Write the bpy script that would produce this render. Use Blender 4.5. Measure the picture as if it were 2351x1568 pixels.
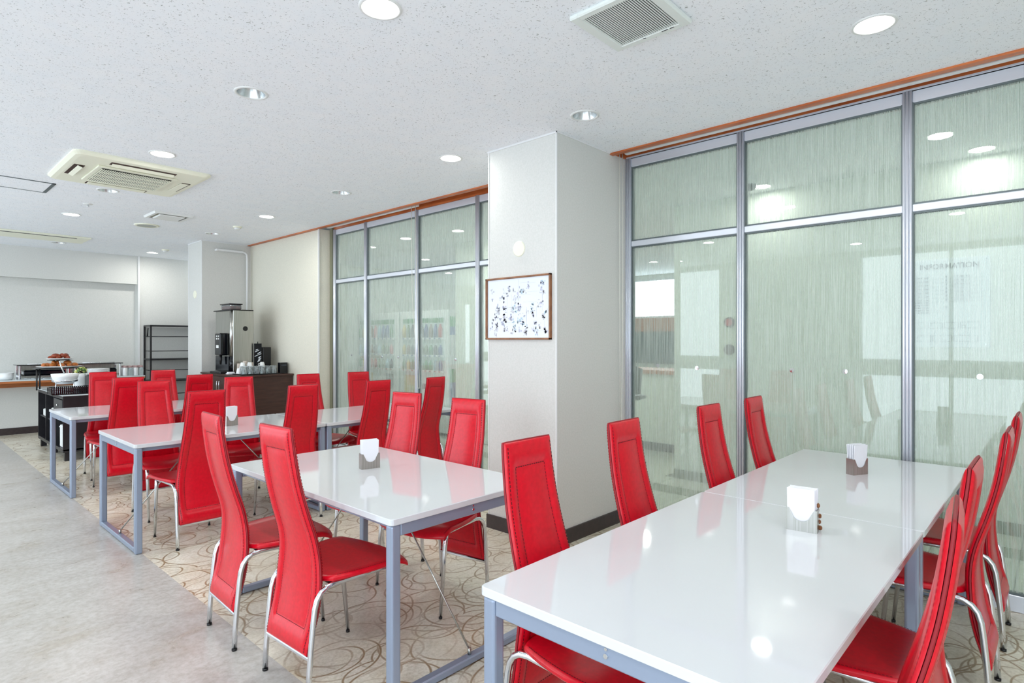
import bpy, bmesh, math, random
from mathutils import Vector, Matrix
PI = math.pi
R = math.radians
random.seed(7)
for o in list(bpy.data.objects):
    bpy.data.objects.remove(o)
scene = bpy.context.scene
C = scene.collection

# ------------------------------------------------------------------ camera
cd = bpy.data.cameras.new('camera')
cam = bpy.data.objects.new('camera', cd)
C.objects.link(cam)
cam.location = (0, 0, 1.4)
cam.rotation_euler = (PI / 2, 0, -math.atan2(1461.5, 1359))
cd.sensor_width = 36
cd.lens = 1359 / 2351 * 36
cd.shift_y = -3 / 2351
cd.clip_start = 0.02
scene.camera = cam

# ------------------------------------------------------------------ world, exposure
scene.view_settings.view_transform = 'Standard'
scene.view_settings.look = 'None'
scene.view_settings.gamma = 1
scene.view_settings.use_curve_mapping = False
scene.view_settings.exposure = 0.17
w = bpy.data.worlds.new('sky')
scene.world = w
w.use_nodes = True
bg = w.node_tree.nodes['Background']
bg.inputs[0].default_value = (0.80, 0.90, 1.0, 1)
bg.inputs[1].default_value = SKY = 4.0


def portal(loc, rot, sx, sy):
    l = bpy.data.lights.new('daylight_portal', 'AREA')
    l.shape = 'RECTANGLE'
    l.size, l.size_y = sx, sy
    l.cycles.is_portal = True
    o = bpy.data.objects.new('daylight_portal', l)
    o.location = loc
    o.rotation_euler = rot
    C.objects.link(o)


H = 2.81
XL, YB, YF = -2.6, -2.6, 11.4
LWIN = [(-2.3, 2.35), (4.64, 6.7), (7.0, 11.0)]      # left wall windows outside the frame: first two seen as reflections, last added for light
for a, b in LWIN:
    portal((XL - .1, (a + b) / 2, 1.4), (0, -PI / 2, 0), 2.7, b - a)
portal((-1.4, YB - .1, 1.4), (PI / 2, 0, 0), 2.0, 2.7)  # for the unseen rear opening that adds fill daylight
portal((11.1, 6.5, 2.2), (0, PI / 2, 0), .9, 5.5)


# ------------------------------------------------------------------ materials
def srgb(r, g, b):
    f = lambda c: (c / 255 / 12.92) if c / 255 <= .04045 else ((c / 255 + .055) / 1.055) ** 2.4
    return (f(r), f(g), f(b), 1)


def mat(name, col=(200, 200, 200), rough=.5, metal=0, **k):
    m = bpy.data.materials.new(name)
    m.use_nodes = True
    p = m.node_tree.nodes['Principled BSDF']
    p.inputs['Base Color'].default_value = srgb(*col)
    p.inputs['Roughness'].default_value = rough
    p.inputs['Metallic'].default_value = metal
    for kk, v in k.items():
        p.inputs[kk.replace('_', ' ')].default_value = v
    return m


def nodes(m):
    nt = m.node_tree
    return nt, nt.nodes, nt.links, nt.nodes['Principled BSDF']


def coords(nt, scale=(1, 1, 1), loc=(0, 0, 0), kind='Object'):
    tc = nt.nodes.new('ShaderNodeTexCoord')
    mp = nt.nodes.new('ShaderNodeMapping')
    mp.inputs['Scale'].default_value = scale
    mp.inputs['Location'].default_value = loc
    nt.links.new(tc.outputs[kind], mp.inputs[0])
    return mp.outputs[0]


def noise(nt, vec, scale, detail=3, rough=.5, dist=0):
    n = nt.nodes.new('ShaderNodeTexNoise')
    n.inputs['Scale'].default_value = scale
    n.inputs['Detail'].default_value = detail
    n.inputs['Roughness'].default_value = rough
    n.inputs['Distortion'].default_value = dist
    nt.links.new(vec, n.inputs['Vector'])
    return n.outputs[0]


def ramp(nt, fac, stops):
    r = nt.nodes.new('ShaderNodeValToRGB')
    e = r.color_ramp.elements
    while len(e) < len(stops):
        e.new(.5)
    for i, (p, c) in enumerate(stops):
        e[i].position = p
        e[i].color = c if len(c) == 4 else srgb(*c)
    nt.links.new(fac, r.inputs[0])
    return r.outputs[0]


def math_(nt, op, a, b=None, c=None):
    n = nt.nodes.new('ShaderNodeMath')
    n.operation = op
    for i, v in enumerate((a, b, c)):
        if v is None:
            continue
        if isinstance(v, (int, float)):
            n.inputs[i].default_value = v
        else:
            nt.links.new(v, n.inputs[i])
    return n.outputs[0]


def bump(m, height, strength=.3, dist=.002):
    nt, N, L, p = nodes(m)
    b = N.new('ShaderNodeBump')
    b.inputs['Strength'].default_value = strength
    b.inputs['Distance'].default_value = dist
    L.new(height, b.inputs['Height'])
    L.new(b.outputs[0], p.inputs['Normal'])


def tinted(name, c1, c2, scale, rough=.5, metal=0, detail=4, stretch=(1, 1, 1), bs=0, lo=.35, hi=.65, **k):
    m = mat(name, c1, rough, metal, **k)
    nt, N, L, p = nodes(m)
    n = noise(nt, coords(nt, stretch), scale, detail)
    L.new(ramp(nt, n, [(lo, c1), (hi, c2)]), p.inputs['Base Color'])
    if bs:
        bump(m, n, bs)
    return m


def emit(name, col, s):
    m = bpy.data.materials.new(name)
    m.use_nodes = True
    nt = m.node_tree
    nt.nodes.remove(nt.nodes['Principled BSDF'])
    e = nt.nodes.new('ShaderNodeEmission')
    e.inputs[0].default_value = srgb(*col)
    e.inputs[1].default_value = s
    nt.links.new(e.outputs[0], nt.nodes['Material Output'].inputs[0])
    return m


BW = ((0, 0, 0, 1), (1, 1, 1, 1))
M = {}
M['leather'] = tinted('red leather', (212, 6, 34), (198, 4, 29), 60, .29, detail=6, bs=.06)
M['leather'].node_tree.nodes['Principled BSDF'].inputs['Specular IOR Level'].default_value = .42
M['stitch'] = mat('dark red thread', (70, 0, 12), .7)
M['piping'] = mat('dark seam leather', (140, 3, 22), .5)
M['chrome'] = mat('chrome', (225, 228, 232), .1, 1)
M['brushed'] = tinted('brushed steel', (190, 190, 186), (168, 168, 160), 3, .28, 1, stretch=(60, 60, 1))
M['black'] = mat('black plastic', (14, 14, 16), .4)
M['gloss_black'] = mat('gloss black plastic', (10, 12, 18), .12)
M['frame_paint'] = mat('silver grey painted steel', (148, 160, 180), .3, .35)
M['alu'] = mat('satin aluminium', (224, 229, 238), .3, .4)
M['alu_dark'] = mat('grey gasket', (98, 108, 110), .5, .2)
M['table_white'] = mat('white gloss laminate', (210, 213, 216), .055, 0, Specular_IOR_Level=.75)
M['white'] = mat('white plastic', (232, 234, 232), .4)
M['paper'] = mat('white paper', (238, 240, 245), .8)
M['porcelain'] = mat('white porcelain', (236, 238, 238), .12)
M['wall'] = tinted('off white vinyl wallpaper', (219, 219, 215), (212, 213, 208), 90, .75, bs=.1)
M['wall_cream'] = tinted('cream vinyl wallpaper', (222, 219, 204), (214, 212, 198), 90, .75, bs=.1)
M['edge'] = mat('white corner bead', (230, 231, 231), .6)
M['base_dark'] = tinted('dark brown vinyl skirting', (58, 47, 46), (50, 40, 40), 30, .4)
M['wood'] = tinted('reddish brown wood', (204, 116, 62), (172, 88, 42), 4, .38, stretch=(8, 1, 8))
M['wood_light'] = tinted('orange wood edge', (190, 116, 66), (170, 98, 52), 4, .4, stretch=(1, 6, 6))
M['wood_frame'] = tinted('brown wood picture frame', (150, 98, 58), (122, 76, 42), 20, .4)
M['wood_dark'] = tinted('dark walnut laminate', (70, 44, 36), (56, 34, 28), 6, .35, stretch=(1, 1, 8))
M['black_wood'] = tinted('black brown wood', (34, 32, 36), (24, 24, 28), 12, .35)
M['grey_top'] = mat('pale grey glass top', (205, 215, 218), .1)
M['cream_plastic'] = mat('cream plastic', (242, 242, 222), .45)
M['grille_grey'] = mat('pale grey plastic', (228, 234, 230), .45)
M['recess_shade'] = mat('dark recess shade', (20, 22, 20), .8)  # flat dark colour standing in for shade inside grilles and vents
M['slot_shade'] = mat('dark brown slot shade', (60, 36, 26), .7)  # dark brown paints the shade of the open air slots
M['reflector'] = mat('downlight reflector', (215, 220, 222), .22, .8)
M['lamp_on'] = emit('lit lamp', (255, 253, 246), 26)
M['corr_wall'] = tinted('corridor wallpaper', (226, 230, 222), (220, 225, 214), 60, .8)
M['corr_base'] = mat('olive grey skirting', (122, 128, 112), .5)
M['tile'] = tinted('pale polished floor tile', (220, 222, 212), (210, 213, 200), 5, .15)
M['tile_dark'] = tinted('olive floor tile', (140, 146, 128), (128, 134, 116), 6, .2)
M['grout'] = mat('grout', (150, 152, 144), .8)
M['bread'] = tinted('baked bread', (206, 128, 58), (158, 78, 26), 25, .45)
M['bread_dark'] = tinted('dark pastry', (150, 62, 26), (104, 36, 16), 40, .5)
M['salad'] = tinted('salad green', (178, 196, 96), (222, 214, 140), 60, .5)
M['plant_dark'] = mat('greens', (62, 104, 40), .5)
M['clear'] = mat('clear glass', (240, 246, 248), .03, 0, Transmission_Weight=.92, IOR=1.3)
M['smoke'] = mat('clear acrylic lid', (180, 184, 186), .08, 0, Transmission_Weight=.7, IOR=1.2)
M['beige_cup'] = mat('beige paper cup', (196, 184, 172), .6)
M['ink'] = mat('printed grey ink', (56, 62, 68), .7)
M['ink_dark'] = mat('printed dark ink', (22, 26, 32), .7)
M['red_lamp'] = mat('red lens', (190, 40, 48), .2)
M['maroon'] = mat('dark metal disc', (86, 66, 66), .3, .4)
M['board'] = mat('white board', (228, 234, 240), .3)
M['blue'] = mat('blue print', (52, 98, 168), .5)
M['green'] = mat('green print', (48, 168, 92), .5)
M['screen'] = mat('dark screen', (38, 66, 74), .2)
M['curtain'] = tinted('green grey curtain', (150, 164, 148), (120, 136, 118), 8, .8, stretch=(1, 1, .4))
M['shell_white'] = mat('white painted steel', (232, 236, 238), .3)
M['blind'] = mat('white window frame', (226, 230, 234), .5)
M['cord'] = mat('cream cord', (222, 222, 212), .7)

# ceiling board: fissured acoustic board
m = M['ceiling'] = mat('fissured ceiling board', (248, 250, 253), .85)
nt, N, L, p = nodes(m)
vec = coords(nt)
n1 = noise(nt, vec, 95, 2, .6, 1.2)
n2 = noise(nt, vec, 9, 3)
spots = ramp(nt, n1, [(.335, BW[0]), (.365, BW[1])])
mx = N.new('ShaderNodeMix')
mx.data_type = 'RGBA'
L.new(spots, mx.inputs[0])
mx.inputs[6].default_value = srgb(176, 178, 178)
L.new(ramp(nt, n2, [(.3, (243, 247, 252)), (.7, (249, 251, 254))]), mx.inputs[7])
L.new(mx.outputs[2], p.inputs['Base Color'])
bump(m, spots, .35, .002)

# grey marbled walkway sheet
m = M['floor_grey'] = mat('grey beige marbled vinyl floor', (190, 186, 180), .3)
nt, N, L, p = nodes(m)
vec = coords(nt, (1.2, 2.0, 1))
n1 = noise(nt, vec, 2.2, 9, .62, .6)
n2 = noise(nt, coords(nt), 34, 6, .7)
mx = N.new('ShaderNodeMix')
mx.data_type = 'RGBA'
mx.blend_type = 'MULTIPLY'
mx.inputs[0].default_value = 1
L.new(ramp(nt, n1, [(.3, (182, 176, 166)), (.45, (190, 187, 182)), (.62, (200, 198, 194)), (.8, (182, 176, 166))]), mx.inputs[6])
L.new(ramp(nt, n2, [(.3, (222, 220, 214)), (.6, (255, 255, 255))]), mx.inputs[7])
L.new(mx.outputs[2], p.inputs['Base Color'])
L.new(math_(nt, 'MULTIPLY_ADD', n1, .2, .2), p.inputs['Roughness'])

# cream floor with scribbled brown circles
m = M['floor_ring'] = mat('cream vinyl floor with brown scribbled rings', (214, 206, 186), .28)
nt, N, L, p = nodes(m)
tc = N.new('ShaderNodeTexCoord')
warp = noise(nt, tc.outputs['Object'], 2.5, 2)
tot = None
for i, (sc, r, ang) in enumerate([(1.9, .40, .3), (2.4, .44, 1.1), (2.9, .36, 2.0), (1.6, .30, 2.7), (2.2, .5, 4.0), (3.3, .42, 5.0), (1.3, .34, 5.8)]):
    mp = N.new('ShaderNodeMapping')
    mp.inputs['Rotation'].default_value = (0, 0, ang)
    mp.inputs['Location'].default_value = (i * 3.7, i * 1.9, 0)
    mp.inputs['Scale'].default_value = (1, 1.12 + .1 * (i % 3), 0)
    L.new(tc.outputs['Object'], mp.inputs[0])
    v = N.new('ShaderNodeTexVoronoi')
    v.voronoi_dimensions = '2D'
    v.inputs['Scale'].default_value = sc
    L.new(mp.outputs[0], v.inputs['Vector'])
    d = math_(nt, 'ADD', v.outputs['Distance'], math_(nt, 'MULTIPLY', warp, .10))
    a = math_(nt, 'ABSOLUTE', math_(nt, 'SUBTRACT', d, r + .05))
    line = math_(nt, 'SUBTRACT', 1, math_(nt, 'MULTIPLY', a, 1 / (.0075 * sc)))
    line = math_(nt, 'MAXIMUM', line, 0)
    line = math_(nt, 'MINIMUM', math_(nt, 'MULTIPLY', line, 1.6), 1)
    fade = noise(nt, mp.outputs[0], 2.1, 1)
    line = math_(nt, 'MULTIPLY', line, ramp(nt, fade, [(.38, (.05, .05, .05, 1)), (.58, (.85, .85, .85, 1))]))
    tot = line if tot is None else math_(nt, 'MAXIMUM', tot, line)
stone = noise(nt, tc.outputs['Object'], 3.5, 8, .65)
fine = noise(nt, tc.outputs['Object'], 60, 5, .7)
base = ramp(nt, stone, [(.3, (212, 202, 180)), (.5, (228, 222, 206)), (.7, (238, 234, 222))])
mx = N.new('ShaderNodeMix')
mx.data_type = 'RGBA'
L.new(math_(nt, 'MULTIPLY', tot, .95), mx.inputs[0])
L.new(base, mx.inputs[6])
mx.inputs[7].default_value = srgb(142, 110, 66)
mx2 = N.new('ShaderNodeMix')
mx2.data_type = 'RGBA'
mx2.blend_type = 'MULTIPLY'
mx2.inputs[0].default_value = 1
L.new(mx.outputs[2], mx2.inputs[6])
L.new(ramp(nt, fine, [(.3, (226, 224, 216)), (.6, (255, 255, 255))]), mx2.inputs[7])
L.new(mx2.outputs[2], p.inputs['Base Color'])

# glass with a printed film of fine vertical pale streaks
m = M['film_glass'] = bpy.data.materials.new('glass with vertical streak film')
m.use_nodes = True
nt = m.node_tree
N, L = nt.nodes, nt.links
N.remove(N['Principled BSDF'])
s1 = noise(nt, coords(nt, (1, 300, 3.2)), 1, 1, .5)
s2 = noise(nt, coords(nt, (1, 130, 1.6)), 1, 2, .5)
sfac = math_(nt, 'ADD', math_(nt, 'MULTIPLY', s1, .65), math_(nt, 'MULTIPLY', s2, .35))
sfac = ramp(nt, sfac, [(.36, (.08, .08, .08, 1)), (.62, (.44, .44, .44, 1))])
tr = N.new('ShaderNodeBsdfTransparent')
tr.inputs[0].default_value = (.93, .97, .94, 1)
gl = N.new('ShaderNodeBsdfGlossy')
gl.inputs['Color'].default_value = (.95, .98, .97, 1)
gl.inputs['Roughness'].default_value = .004
fr = N.new('ShaderNodeFresnel')
fr.inputs[0].default_value = 1.72
df = N.new('ShaderNodeBsdfDiffuse')
df.inputs[0].default_value = srgb(228, 236, 231)
tl = N.new('ShaderNodeBsdfTranslucent')
tl.inputs[0].default_value = srgb(228, 236, 231)
mdt = N.new('ShaderNodeMixShader')
mdt.inputs[0].default_value = .4
L.new(df.outputs[0], mdt.inputs[1])
L.new(tl.outputs[0], mdt.inputs[2])
m1 = N.new('ShaderNodeMixShader')
L.new(sfac, m1.inputs[0])
L.new(tr.outputs[0], m1.inputs[1])
L.new(mdt.outputs[0], m1.inputs[2])
m2 = N.new('ShaderNodeMixShader')
geo = N.new('ShaderNodeNewGeometry')
L.new(math_(nt, 'MULTIPLY', fr.outputs[0], math_(nt, 'SUBTRACT', 1, geo.outputs['Backfacing'])), m2.inputs[0])
L.new(m1.outputs[0], m2.inputs[1])
L.new(gl.outputs[0], m2.inputs[2])
L.new(m2.outputs[0], N['Material Output'].inputs[0])


# ------------------------------------------------------------------ mesh helpers
class MB:
    def __init__(s):
        s.v, s.f, s.m, s.sm = [], [], [], []

    def add(s, vs, fs, mi=0, smooth=False):
        b = len(s.v)
        s.v += [tuple(v) for v in vs]
        for f in fs:
            s.f.append([b + i for i in f])
            s.m.append(mi)
            s.sm.append(smooth)
        return s

    def box(s, c, d, rz=0, bev=0, mi=0, rot=None, seg=1):
        x, y, z = [k / 2 for k in d]
        T = Matrix.Translation(c) @ (rot.to_4x4() if rot else Matrix.Rotation(rz, 4, 'Z'))
        if bev:
            bm = bmesh.new()
            bmesh.ops.create_cube(bm, size=1)
            for v in bm.verts:
                v.co = Vector((v.co.x * 2 * x, v.co.y * 2 * y, v.co.z * 2 * z))
            bmesh.ops.bevel(bm, geom=bm.edges[:], offset=bev, segments=seg, affect='EDGES', profile=.5)
            bm.verts.index_update()
            s.add([T @ v.co for v in bm.verts], [[v.index for v in f.verts] for f in bm.faces], mi, False)
            bm.free()
            return s
        vs = [T @ Vector((i * x, j * y, k * z)) for i in (-1, 1) for j in (-1, 1) for k in (-1, 1)]
        s.add(vs, [(0, 1, 3, 2), (4, 6, 7, 5), (0, 4, 5, 1), (2, 3, 7, 6), (0, 2, 6, 4), (1, 5, 7, 3)], mi)
        return s

    def b2(s, x0, x1, y0, y1, z0, z1, bev=0, mi=0, seg=1):
        return s.box(((x0 + x1) / 2, (y0 + y1) / 2, (z0 + z1) / 2), (x1 - x0, y1 - y0, z1 - z0), 0, bev, mi, None, seg)

    def tube(s, pts, r, n=10, mi=0, caps=True):
        pts = [Vector(p) for p in pts]
        rs = r if isinstance(r, (list, tuple)) else [r] * len(pts)
        t0 = (pts[1] - pts[0]).normalized()
        u = t0.orthogonal().normalized()
        rings = []
        for i, p in enumerate(pts):
            t = ((pts[i + 1] - p).normalized() if i < len(pts) - 1 else Vector()) + ((p - pts[i - 1]).normalized() if i else Vector())
            t.normalize()
            u = (u - t * u.dot(t)).normalized()
            v = t.cross(u)
            rings.append([p + (u * math.cos(2 * PI * k / n) + v * math.sin(2 * PI * k / n)) * rs[i] for k in range(n)])
        vs = [q for rg in rings for q in rg]
        fs = [(i * n + k, i * n + (k + 1) % n, (i + 1) * n + (k + 1) % n, (i + 1) * n + k) for i in range(len(pts) - 1) for k in range(n)]
        s.add(vs, fs, mi, True)
        if caps:
            b = len(s.v) - len(vs)
            s.f += [[b + k for k in range(n)][::-1], [b + (len(pts) - 1) * n + k for k in range(n)]]
            s.m += [mi, mi]
            s.sm += [False, False]
        return s

    def lathe(s, prof, c=(0, 0, 0), n=24, mi=0, smooth=True, sx=1, sy=1):
        vs, fs = [], []
        for r, z in prof:
            for k in range(n):
                a = 2 * PI * k / n
                vs.append((c[0] + r * math.cos(a) * sx, c[1] + r * math.sin(a) * sy, c[2] + z))
        for i in range(len(prof) - 1):
            for k in range(n):
                fs.append((i * n + k, i * n + (k + 1) % n, (i + 1) * n + (k + 1) % n, (i + 1) * n + k))
        s.add(vs, fs, mi, smooth)
        return s

    def disc(s, c, r, n=24, ax='z', mi=0, ry=None):
        ry = ry or r
        vs = []
        for k in range(n):
            a = 2 * PI * k / n
            if ax == 'z':
                vs.append((c[0] + r * math.cos(a), c[1] + ry * math.sin(a), c[2]))
            else:
                vs.append((c[0], c[1] + r * math.cos(a), c[2] + ry * math.sin(a)))
        s.add(vs, [list(range(n))], mi)
        return s

    def build(s, name, mats, parent=None, loc=None):
        me = bpy.data.meshes.new(name)
        me.from_pydata(s.v, [], s.f)
        for mm in (mats if isinstance(mats, (list, tuple)) else [mats]):
            me.materials.append(mm)
        me.polygons.foreach_set('material_index', s.m)
        me.polygons.foreach_set('use_smooth', s.sm)
        me.update()
        bm = bmesh.new()
        bm.from_mesh(me)
        bmesh.ops.recalc_face_normals(bm, faces=bm.faces[:])
        bm.to_mesh(me)
        bm.free()
        o = bpy.data.objects.new(name, me)
        C.objects.link(o)
        if parent:
            o.parent = parent
        if loc:
            o.location = loc
        return o


def tag(o, label=None, cat=None, group=None, kind=None):
    for k, v in (('label', label), ('category', cat), ('group', group), ('kind', kind)):
        if v:
            o[k] = v
    return o


def empty(name, loc=(0, 0, 0), rz=0, label=None, cat=None, group=None, kind=None):
    o = bpy.data.objects.new(name, None)
    o.empty_display_size = .05
    C.objects.link(o)
    o.location = loc
    o.rotation_euler = (0, 0, rz)
    return tag(o, label, cat, group, kind)


def copy_tree(o, parent=None):
    c = o.copy()
    C.objects.link(c)
    c.parent = parent
    for ch in list(o.children):
        copy_tree(ch, c)
    return c


def dup(o, loc, rz=0, label=None, group=None):
    c = copy_tree(o)
    c.location = loc
    c.rotation_euler = (0, 0, rz)
    if label:
        c['label'] = label
    if group:
        c['group'] = group
    return c


def struct(name, mb, m, parent=None, label=None, cat=None):
    o = mb.build(name, m, parent)
    if not parent:
        o['kind'] = 'structure'
        tag(o, label, cat)
    return o


def text_mesh(name, body, size, m, parent, mw, align='LEFT'):
    cu = bpy.data.curves.new(name, 'FONT')
    cu.body = body
    cu.size = size
    cu.align_x = align
    cu.extrude = .0006
    cu.offset = size * .018
    tmp = bpy.data.objects.new(name, cu)
    C.objects.link(tmp)
    bpy.context.view_layer.update()
    me = bpy.data.meshes.new_from_object(tmp.evaluated_get(bpy.context.evaluated_depsgraph_get()))
    bpy.data.objects.remove(tmp)
    me.materials.clear()
    me.materials.append(m)
    o = bpy.data.objects.new(name, me)
    C.objects.link(o)
    o.parent = parent
    o.matrix_local = mw
    return o


# ================================================================== ROOM SHELL
GX = 4.0            # plane of the glass partition's frame face
PX = 3.13           # pillars' room face
# lamps: (x, y, lit)
LAMPS = [(1.46, 2.12, 1), (1.46, 3.39, 0), (1.48, 4.99, 1), (1.49, 6.58, 0), (1.495, 8.13, 1), (1.8, 10.62, 0),
         (3.035, .616, 1), (3.03, 2.194, 0), (3.034, 3.469, 1), (3.028, 5.045, 0), (3.036, 6.643, 1), (3.034, 8.223, 0), (3.038, 10.73, 1),
         (1.46, .6, 0), (1.46, -1.0, 1), (3.03, -1.0, 0), (-.14, .854, 1), (-.14, 2.3, 0), (-.14, 3.73, 1), (-.14, 6.6, 1), (-.14, 9.4, 1),
         (-1.7, 2.2, 1), (-1.7, 5.0, 1), (-.14, -1.6, 1)]
LR = .078


def plate_with_holes(x0, x1, y0, y1, z, holes, r, name, m, thick=.03):
    bm = bmesh.new()
    n = 28
    loops = [[(x0, y0), (x1, y0), (x1, y1), (x0, y1)]] + [[(hx + r * math.cos(2 * PI * k / n), hy + r * math.sin(2 * PI * k / n)) for k in range(n)] for hx, hy in holes]
    es = []
    for lp in loops:
        vs = [bm.verts.new((x, y, z)) for x, y in lp]
        es += [bm.edges.new((vs[i], vs[(i + 1) % len(vs)])) for i in range(len(vs))]
    bmesh.ops.triangle_fill(bm, use_beauty=True, use_dissolve=False, edges=es)
    ret = bmesh.ops.extrude_face_region(bm, geom=bm.faces[:])
    for g in ret['geom']:
        if isinstance(g, bmesh.types.BMVert):
            g.co.z += thick
    bmesh.ops.recalc_face_normals(bm, faces=bm.faces[:])
    me = bpy.data.meshes.new(name)
    bm.to_mesh(me)
    bm.free()
    me.materials.append(m)
    o = bpy.data.objects.new(name, me)
    C.objects.link(o)
    o['kind'] = 'structure'
    return o


ceil = plate_with_holes(XL, 3.77, YB, YF, H, [(x, y) for x, y, _ in LAMPS], LR, 'ceiling', M['ceiling'])
tag(ceil, 'white fissured acoustic board ceiling of the dining room', 'ceiling')

fl = empty('floor', label='dining room vinyl floor in two patterns', cat='floor', kind='structure')
MB().b2(XL, 1.19, YB, YF, -.1, 0).build('walkway_sheet', M['floor_grey'], fl)['label'] = 'grey beige marbled vinyl walkway'
MB().b2(1.19, GX + .02, YB, YF, -.1, 0).build('patterned_sheet', M['floor_ring'], fl)['label'] = 'cream vinyl sheet with brown scribbled rings'

# left wall with tall windows (beyond the frame; they light the room; the first two show in the glass, the last is added for light)
wl = MB()
zs = [(0, .06), (.9, 1.06), (2.76, 3.0)]
ed = [YB] + [v for ab in LWIN for v in ab] + [YF]
for a, b in zip(ed[::2], ed[1::2]):
    wl.b2(XL - .15, XL, a, b, 0, 3.0)
for a, b in LWIN:
    for z0, z1 in zs:
        wl.b2(XL - .15, XL, a, b, z0, z1)
struct('wall_left', wl, M['wall'], label='white wall with tall daylight windows', cat='wall')
k = 3
for a, b in LWIN:
    wf = MB()
    nn = max(2, round((b - a) / 1.15))
    for i in range(nn + 1):
        y = a + (b - a) * i / nn
        wf.b2(XL - .1, XL - .04, y - .025, y + .025, .06, .9).b2(XL - .1, XL - .04, y - .025, y + .025, 1.06, 2.76)
    for z in (.085, .88, 1.08, 2.735):
        wf.b2(XL - .1, XL - .04, a, b, z - .025, z + .025)
    struct('window_%d' % k, wf, M['blind'], label='white framed window in the left wall', cat='window')
    k += 1
wr = MB()
wr.b2(XL, -2.4, YB - .15, YB, 0, 3).b2(-.4, GX, YB - .15, YB, 0, 3).b2(-2.4, -.4, YB - .15, YB, 0, .1).b2(-2.4, -.4, YB - .15, YB, 2.76, 3)  # unseen window opening added here to give fill from behind
struct('wall_rear', wr, M['wall'], label='white wall behind the viewpoint', cat='wall')

# back wall with a shallow recess over the buffet shelf
wb = MB()
wb.b2(XL, 3.01, YF, YF + .4, 2.34, 3.0)
wb.b2(XL, 3.01, YF, YF + .4, 0, .78)
wb.b2(XL, 3.01, YF + .16, YF + .4, .78, 2.34)
wb.b2(3.01, 5.6, YF - .03, YF + .4, 0, 3.0)
struct('wall_back', wb, M['wall'], label='off-white back wall with a shallow recess above the buffet shelf', cat='wall')
struct('trim_1', MB().b2(3.0, 3.028, YF - .045, YF - .03, 0, H), M['edge'], label='white corner bead where the back wall steps forward', cat='trim')
struct('baseboard_back', MB().b2(XL, 3.01, YF - .012, YF, 0, .1).b2(3.01, 3.9, YF - .042, YF - .03, 0, .1), M['base_dark'],
       label='dark brown skirting along the back wall', cat='baseboard')


def pillar(name, y0, y1, x1, lab, z1=H):
    r = empty(name, label=lab, cat='pillar', kind='structure')
    MB().b2(PX, x1, y0, y1, 0, z1).build('pillar_body', M['wall'], r)
    e = MB()
    t = .004
    for (x, y) in ((PX, y0), (PX, y1)):
        sgn = -1 if y == y0 else 1
        e.b2(x - .0025, x + .007, y - .0025 if sgn < 0 else y - .007, y + .007 if sgn < 0 else y + .0025, .1, z1 - .004)
    e.b2(PX - .006, PX, y0 - .006, y1 + .006, z1 - .012, z1)
    e.b2(PX - .006, x1 - .2, y0 - .006, y0, z1 - .008, z1)
    e.build('corner_bead', M['edge'], r)
    MB().b2(PX - .012, PX, y0 - .012, y1 + .012, 0, .1).b2(PX, x1 - .02, y0 - .012, y0, 0, .1).b2(PX, x1 - .02, y1, y1 + .012, 0, .1).build('skirting', M['base_dark'], r)
    return r


pillar('wall_pillar', 2.5, 3.15, GX + .03, 'white papered square pillar between the two glass partitions, picture hung on it')
pillar('wall_pillar', 8.88, 9.4, GX + .03, 'white papered pillar beside the coffee machine cabinet')
# cream wall by the coffee cabinet
struct('wall_right', MB().b2(3.815, GX + .1, 6.87, 8.88, 0, 2.805), M['wall_cream'], label='cream papered wall behind the coffee machine cabinet', cat='wall')
struct('wall_right_far', MB().b2(GX - .02, GX + .1, 9.4, YF, 0, H + .1), M['wall'], label='wall behind the far pillar', cat='wall')
struct('trim_2', MB().b2(3.797, 3.815, 6.86, 6.874, 0, 2.8), M['edge'], label='white edge of the cream wall beside the glass', cat='trim')
struct('wall_return', MB().b2(GX - .04, GX + .08, 6.82, 6.87, 0, 2.9), mat('olive jamb', (128, 130, 108), .6), label='olive jamb between the cream wall and the glass', cat='wall')

# wooden curtain pocket along the ceiling edge
k = 3
for a, b, nm in ((YB, 2.5, 'above the right-hand glass partition'), (3.15, 6.87, 'above the left-hand glass partition')):
    pk = MB()
    pk.b2(3.77, 3.815, a, b, H - .012, H + .15)
    pk.b2(3.815, GX + .1, a, b, H + .13, H + .15)
    pk.b2(GX - .012, GX + .1, a, b, H, H + .13)
    if a < 0:
        pk.b2(3.78, GX, b - .012, b, H, H + .13)
    struct('trim_%d' % k, pk, M['wood'], label='reddish wooden curtain pocket ' + nm, cat='trim')
    k += 1
struct('trim_5', MB().b2(3.77, 3.815, 6.87, 8.88, H - .012, H + .1), M['wood'], label='thin wooden strip above the cream wall', cat='trim')
struct('trim_6', MB().b2(3.815, GX + 1.7, YB, YF, H + .15, H + .2), M['wall'], label='upper slab over the glass line', cat='trim')


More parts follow.
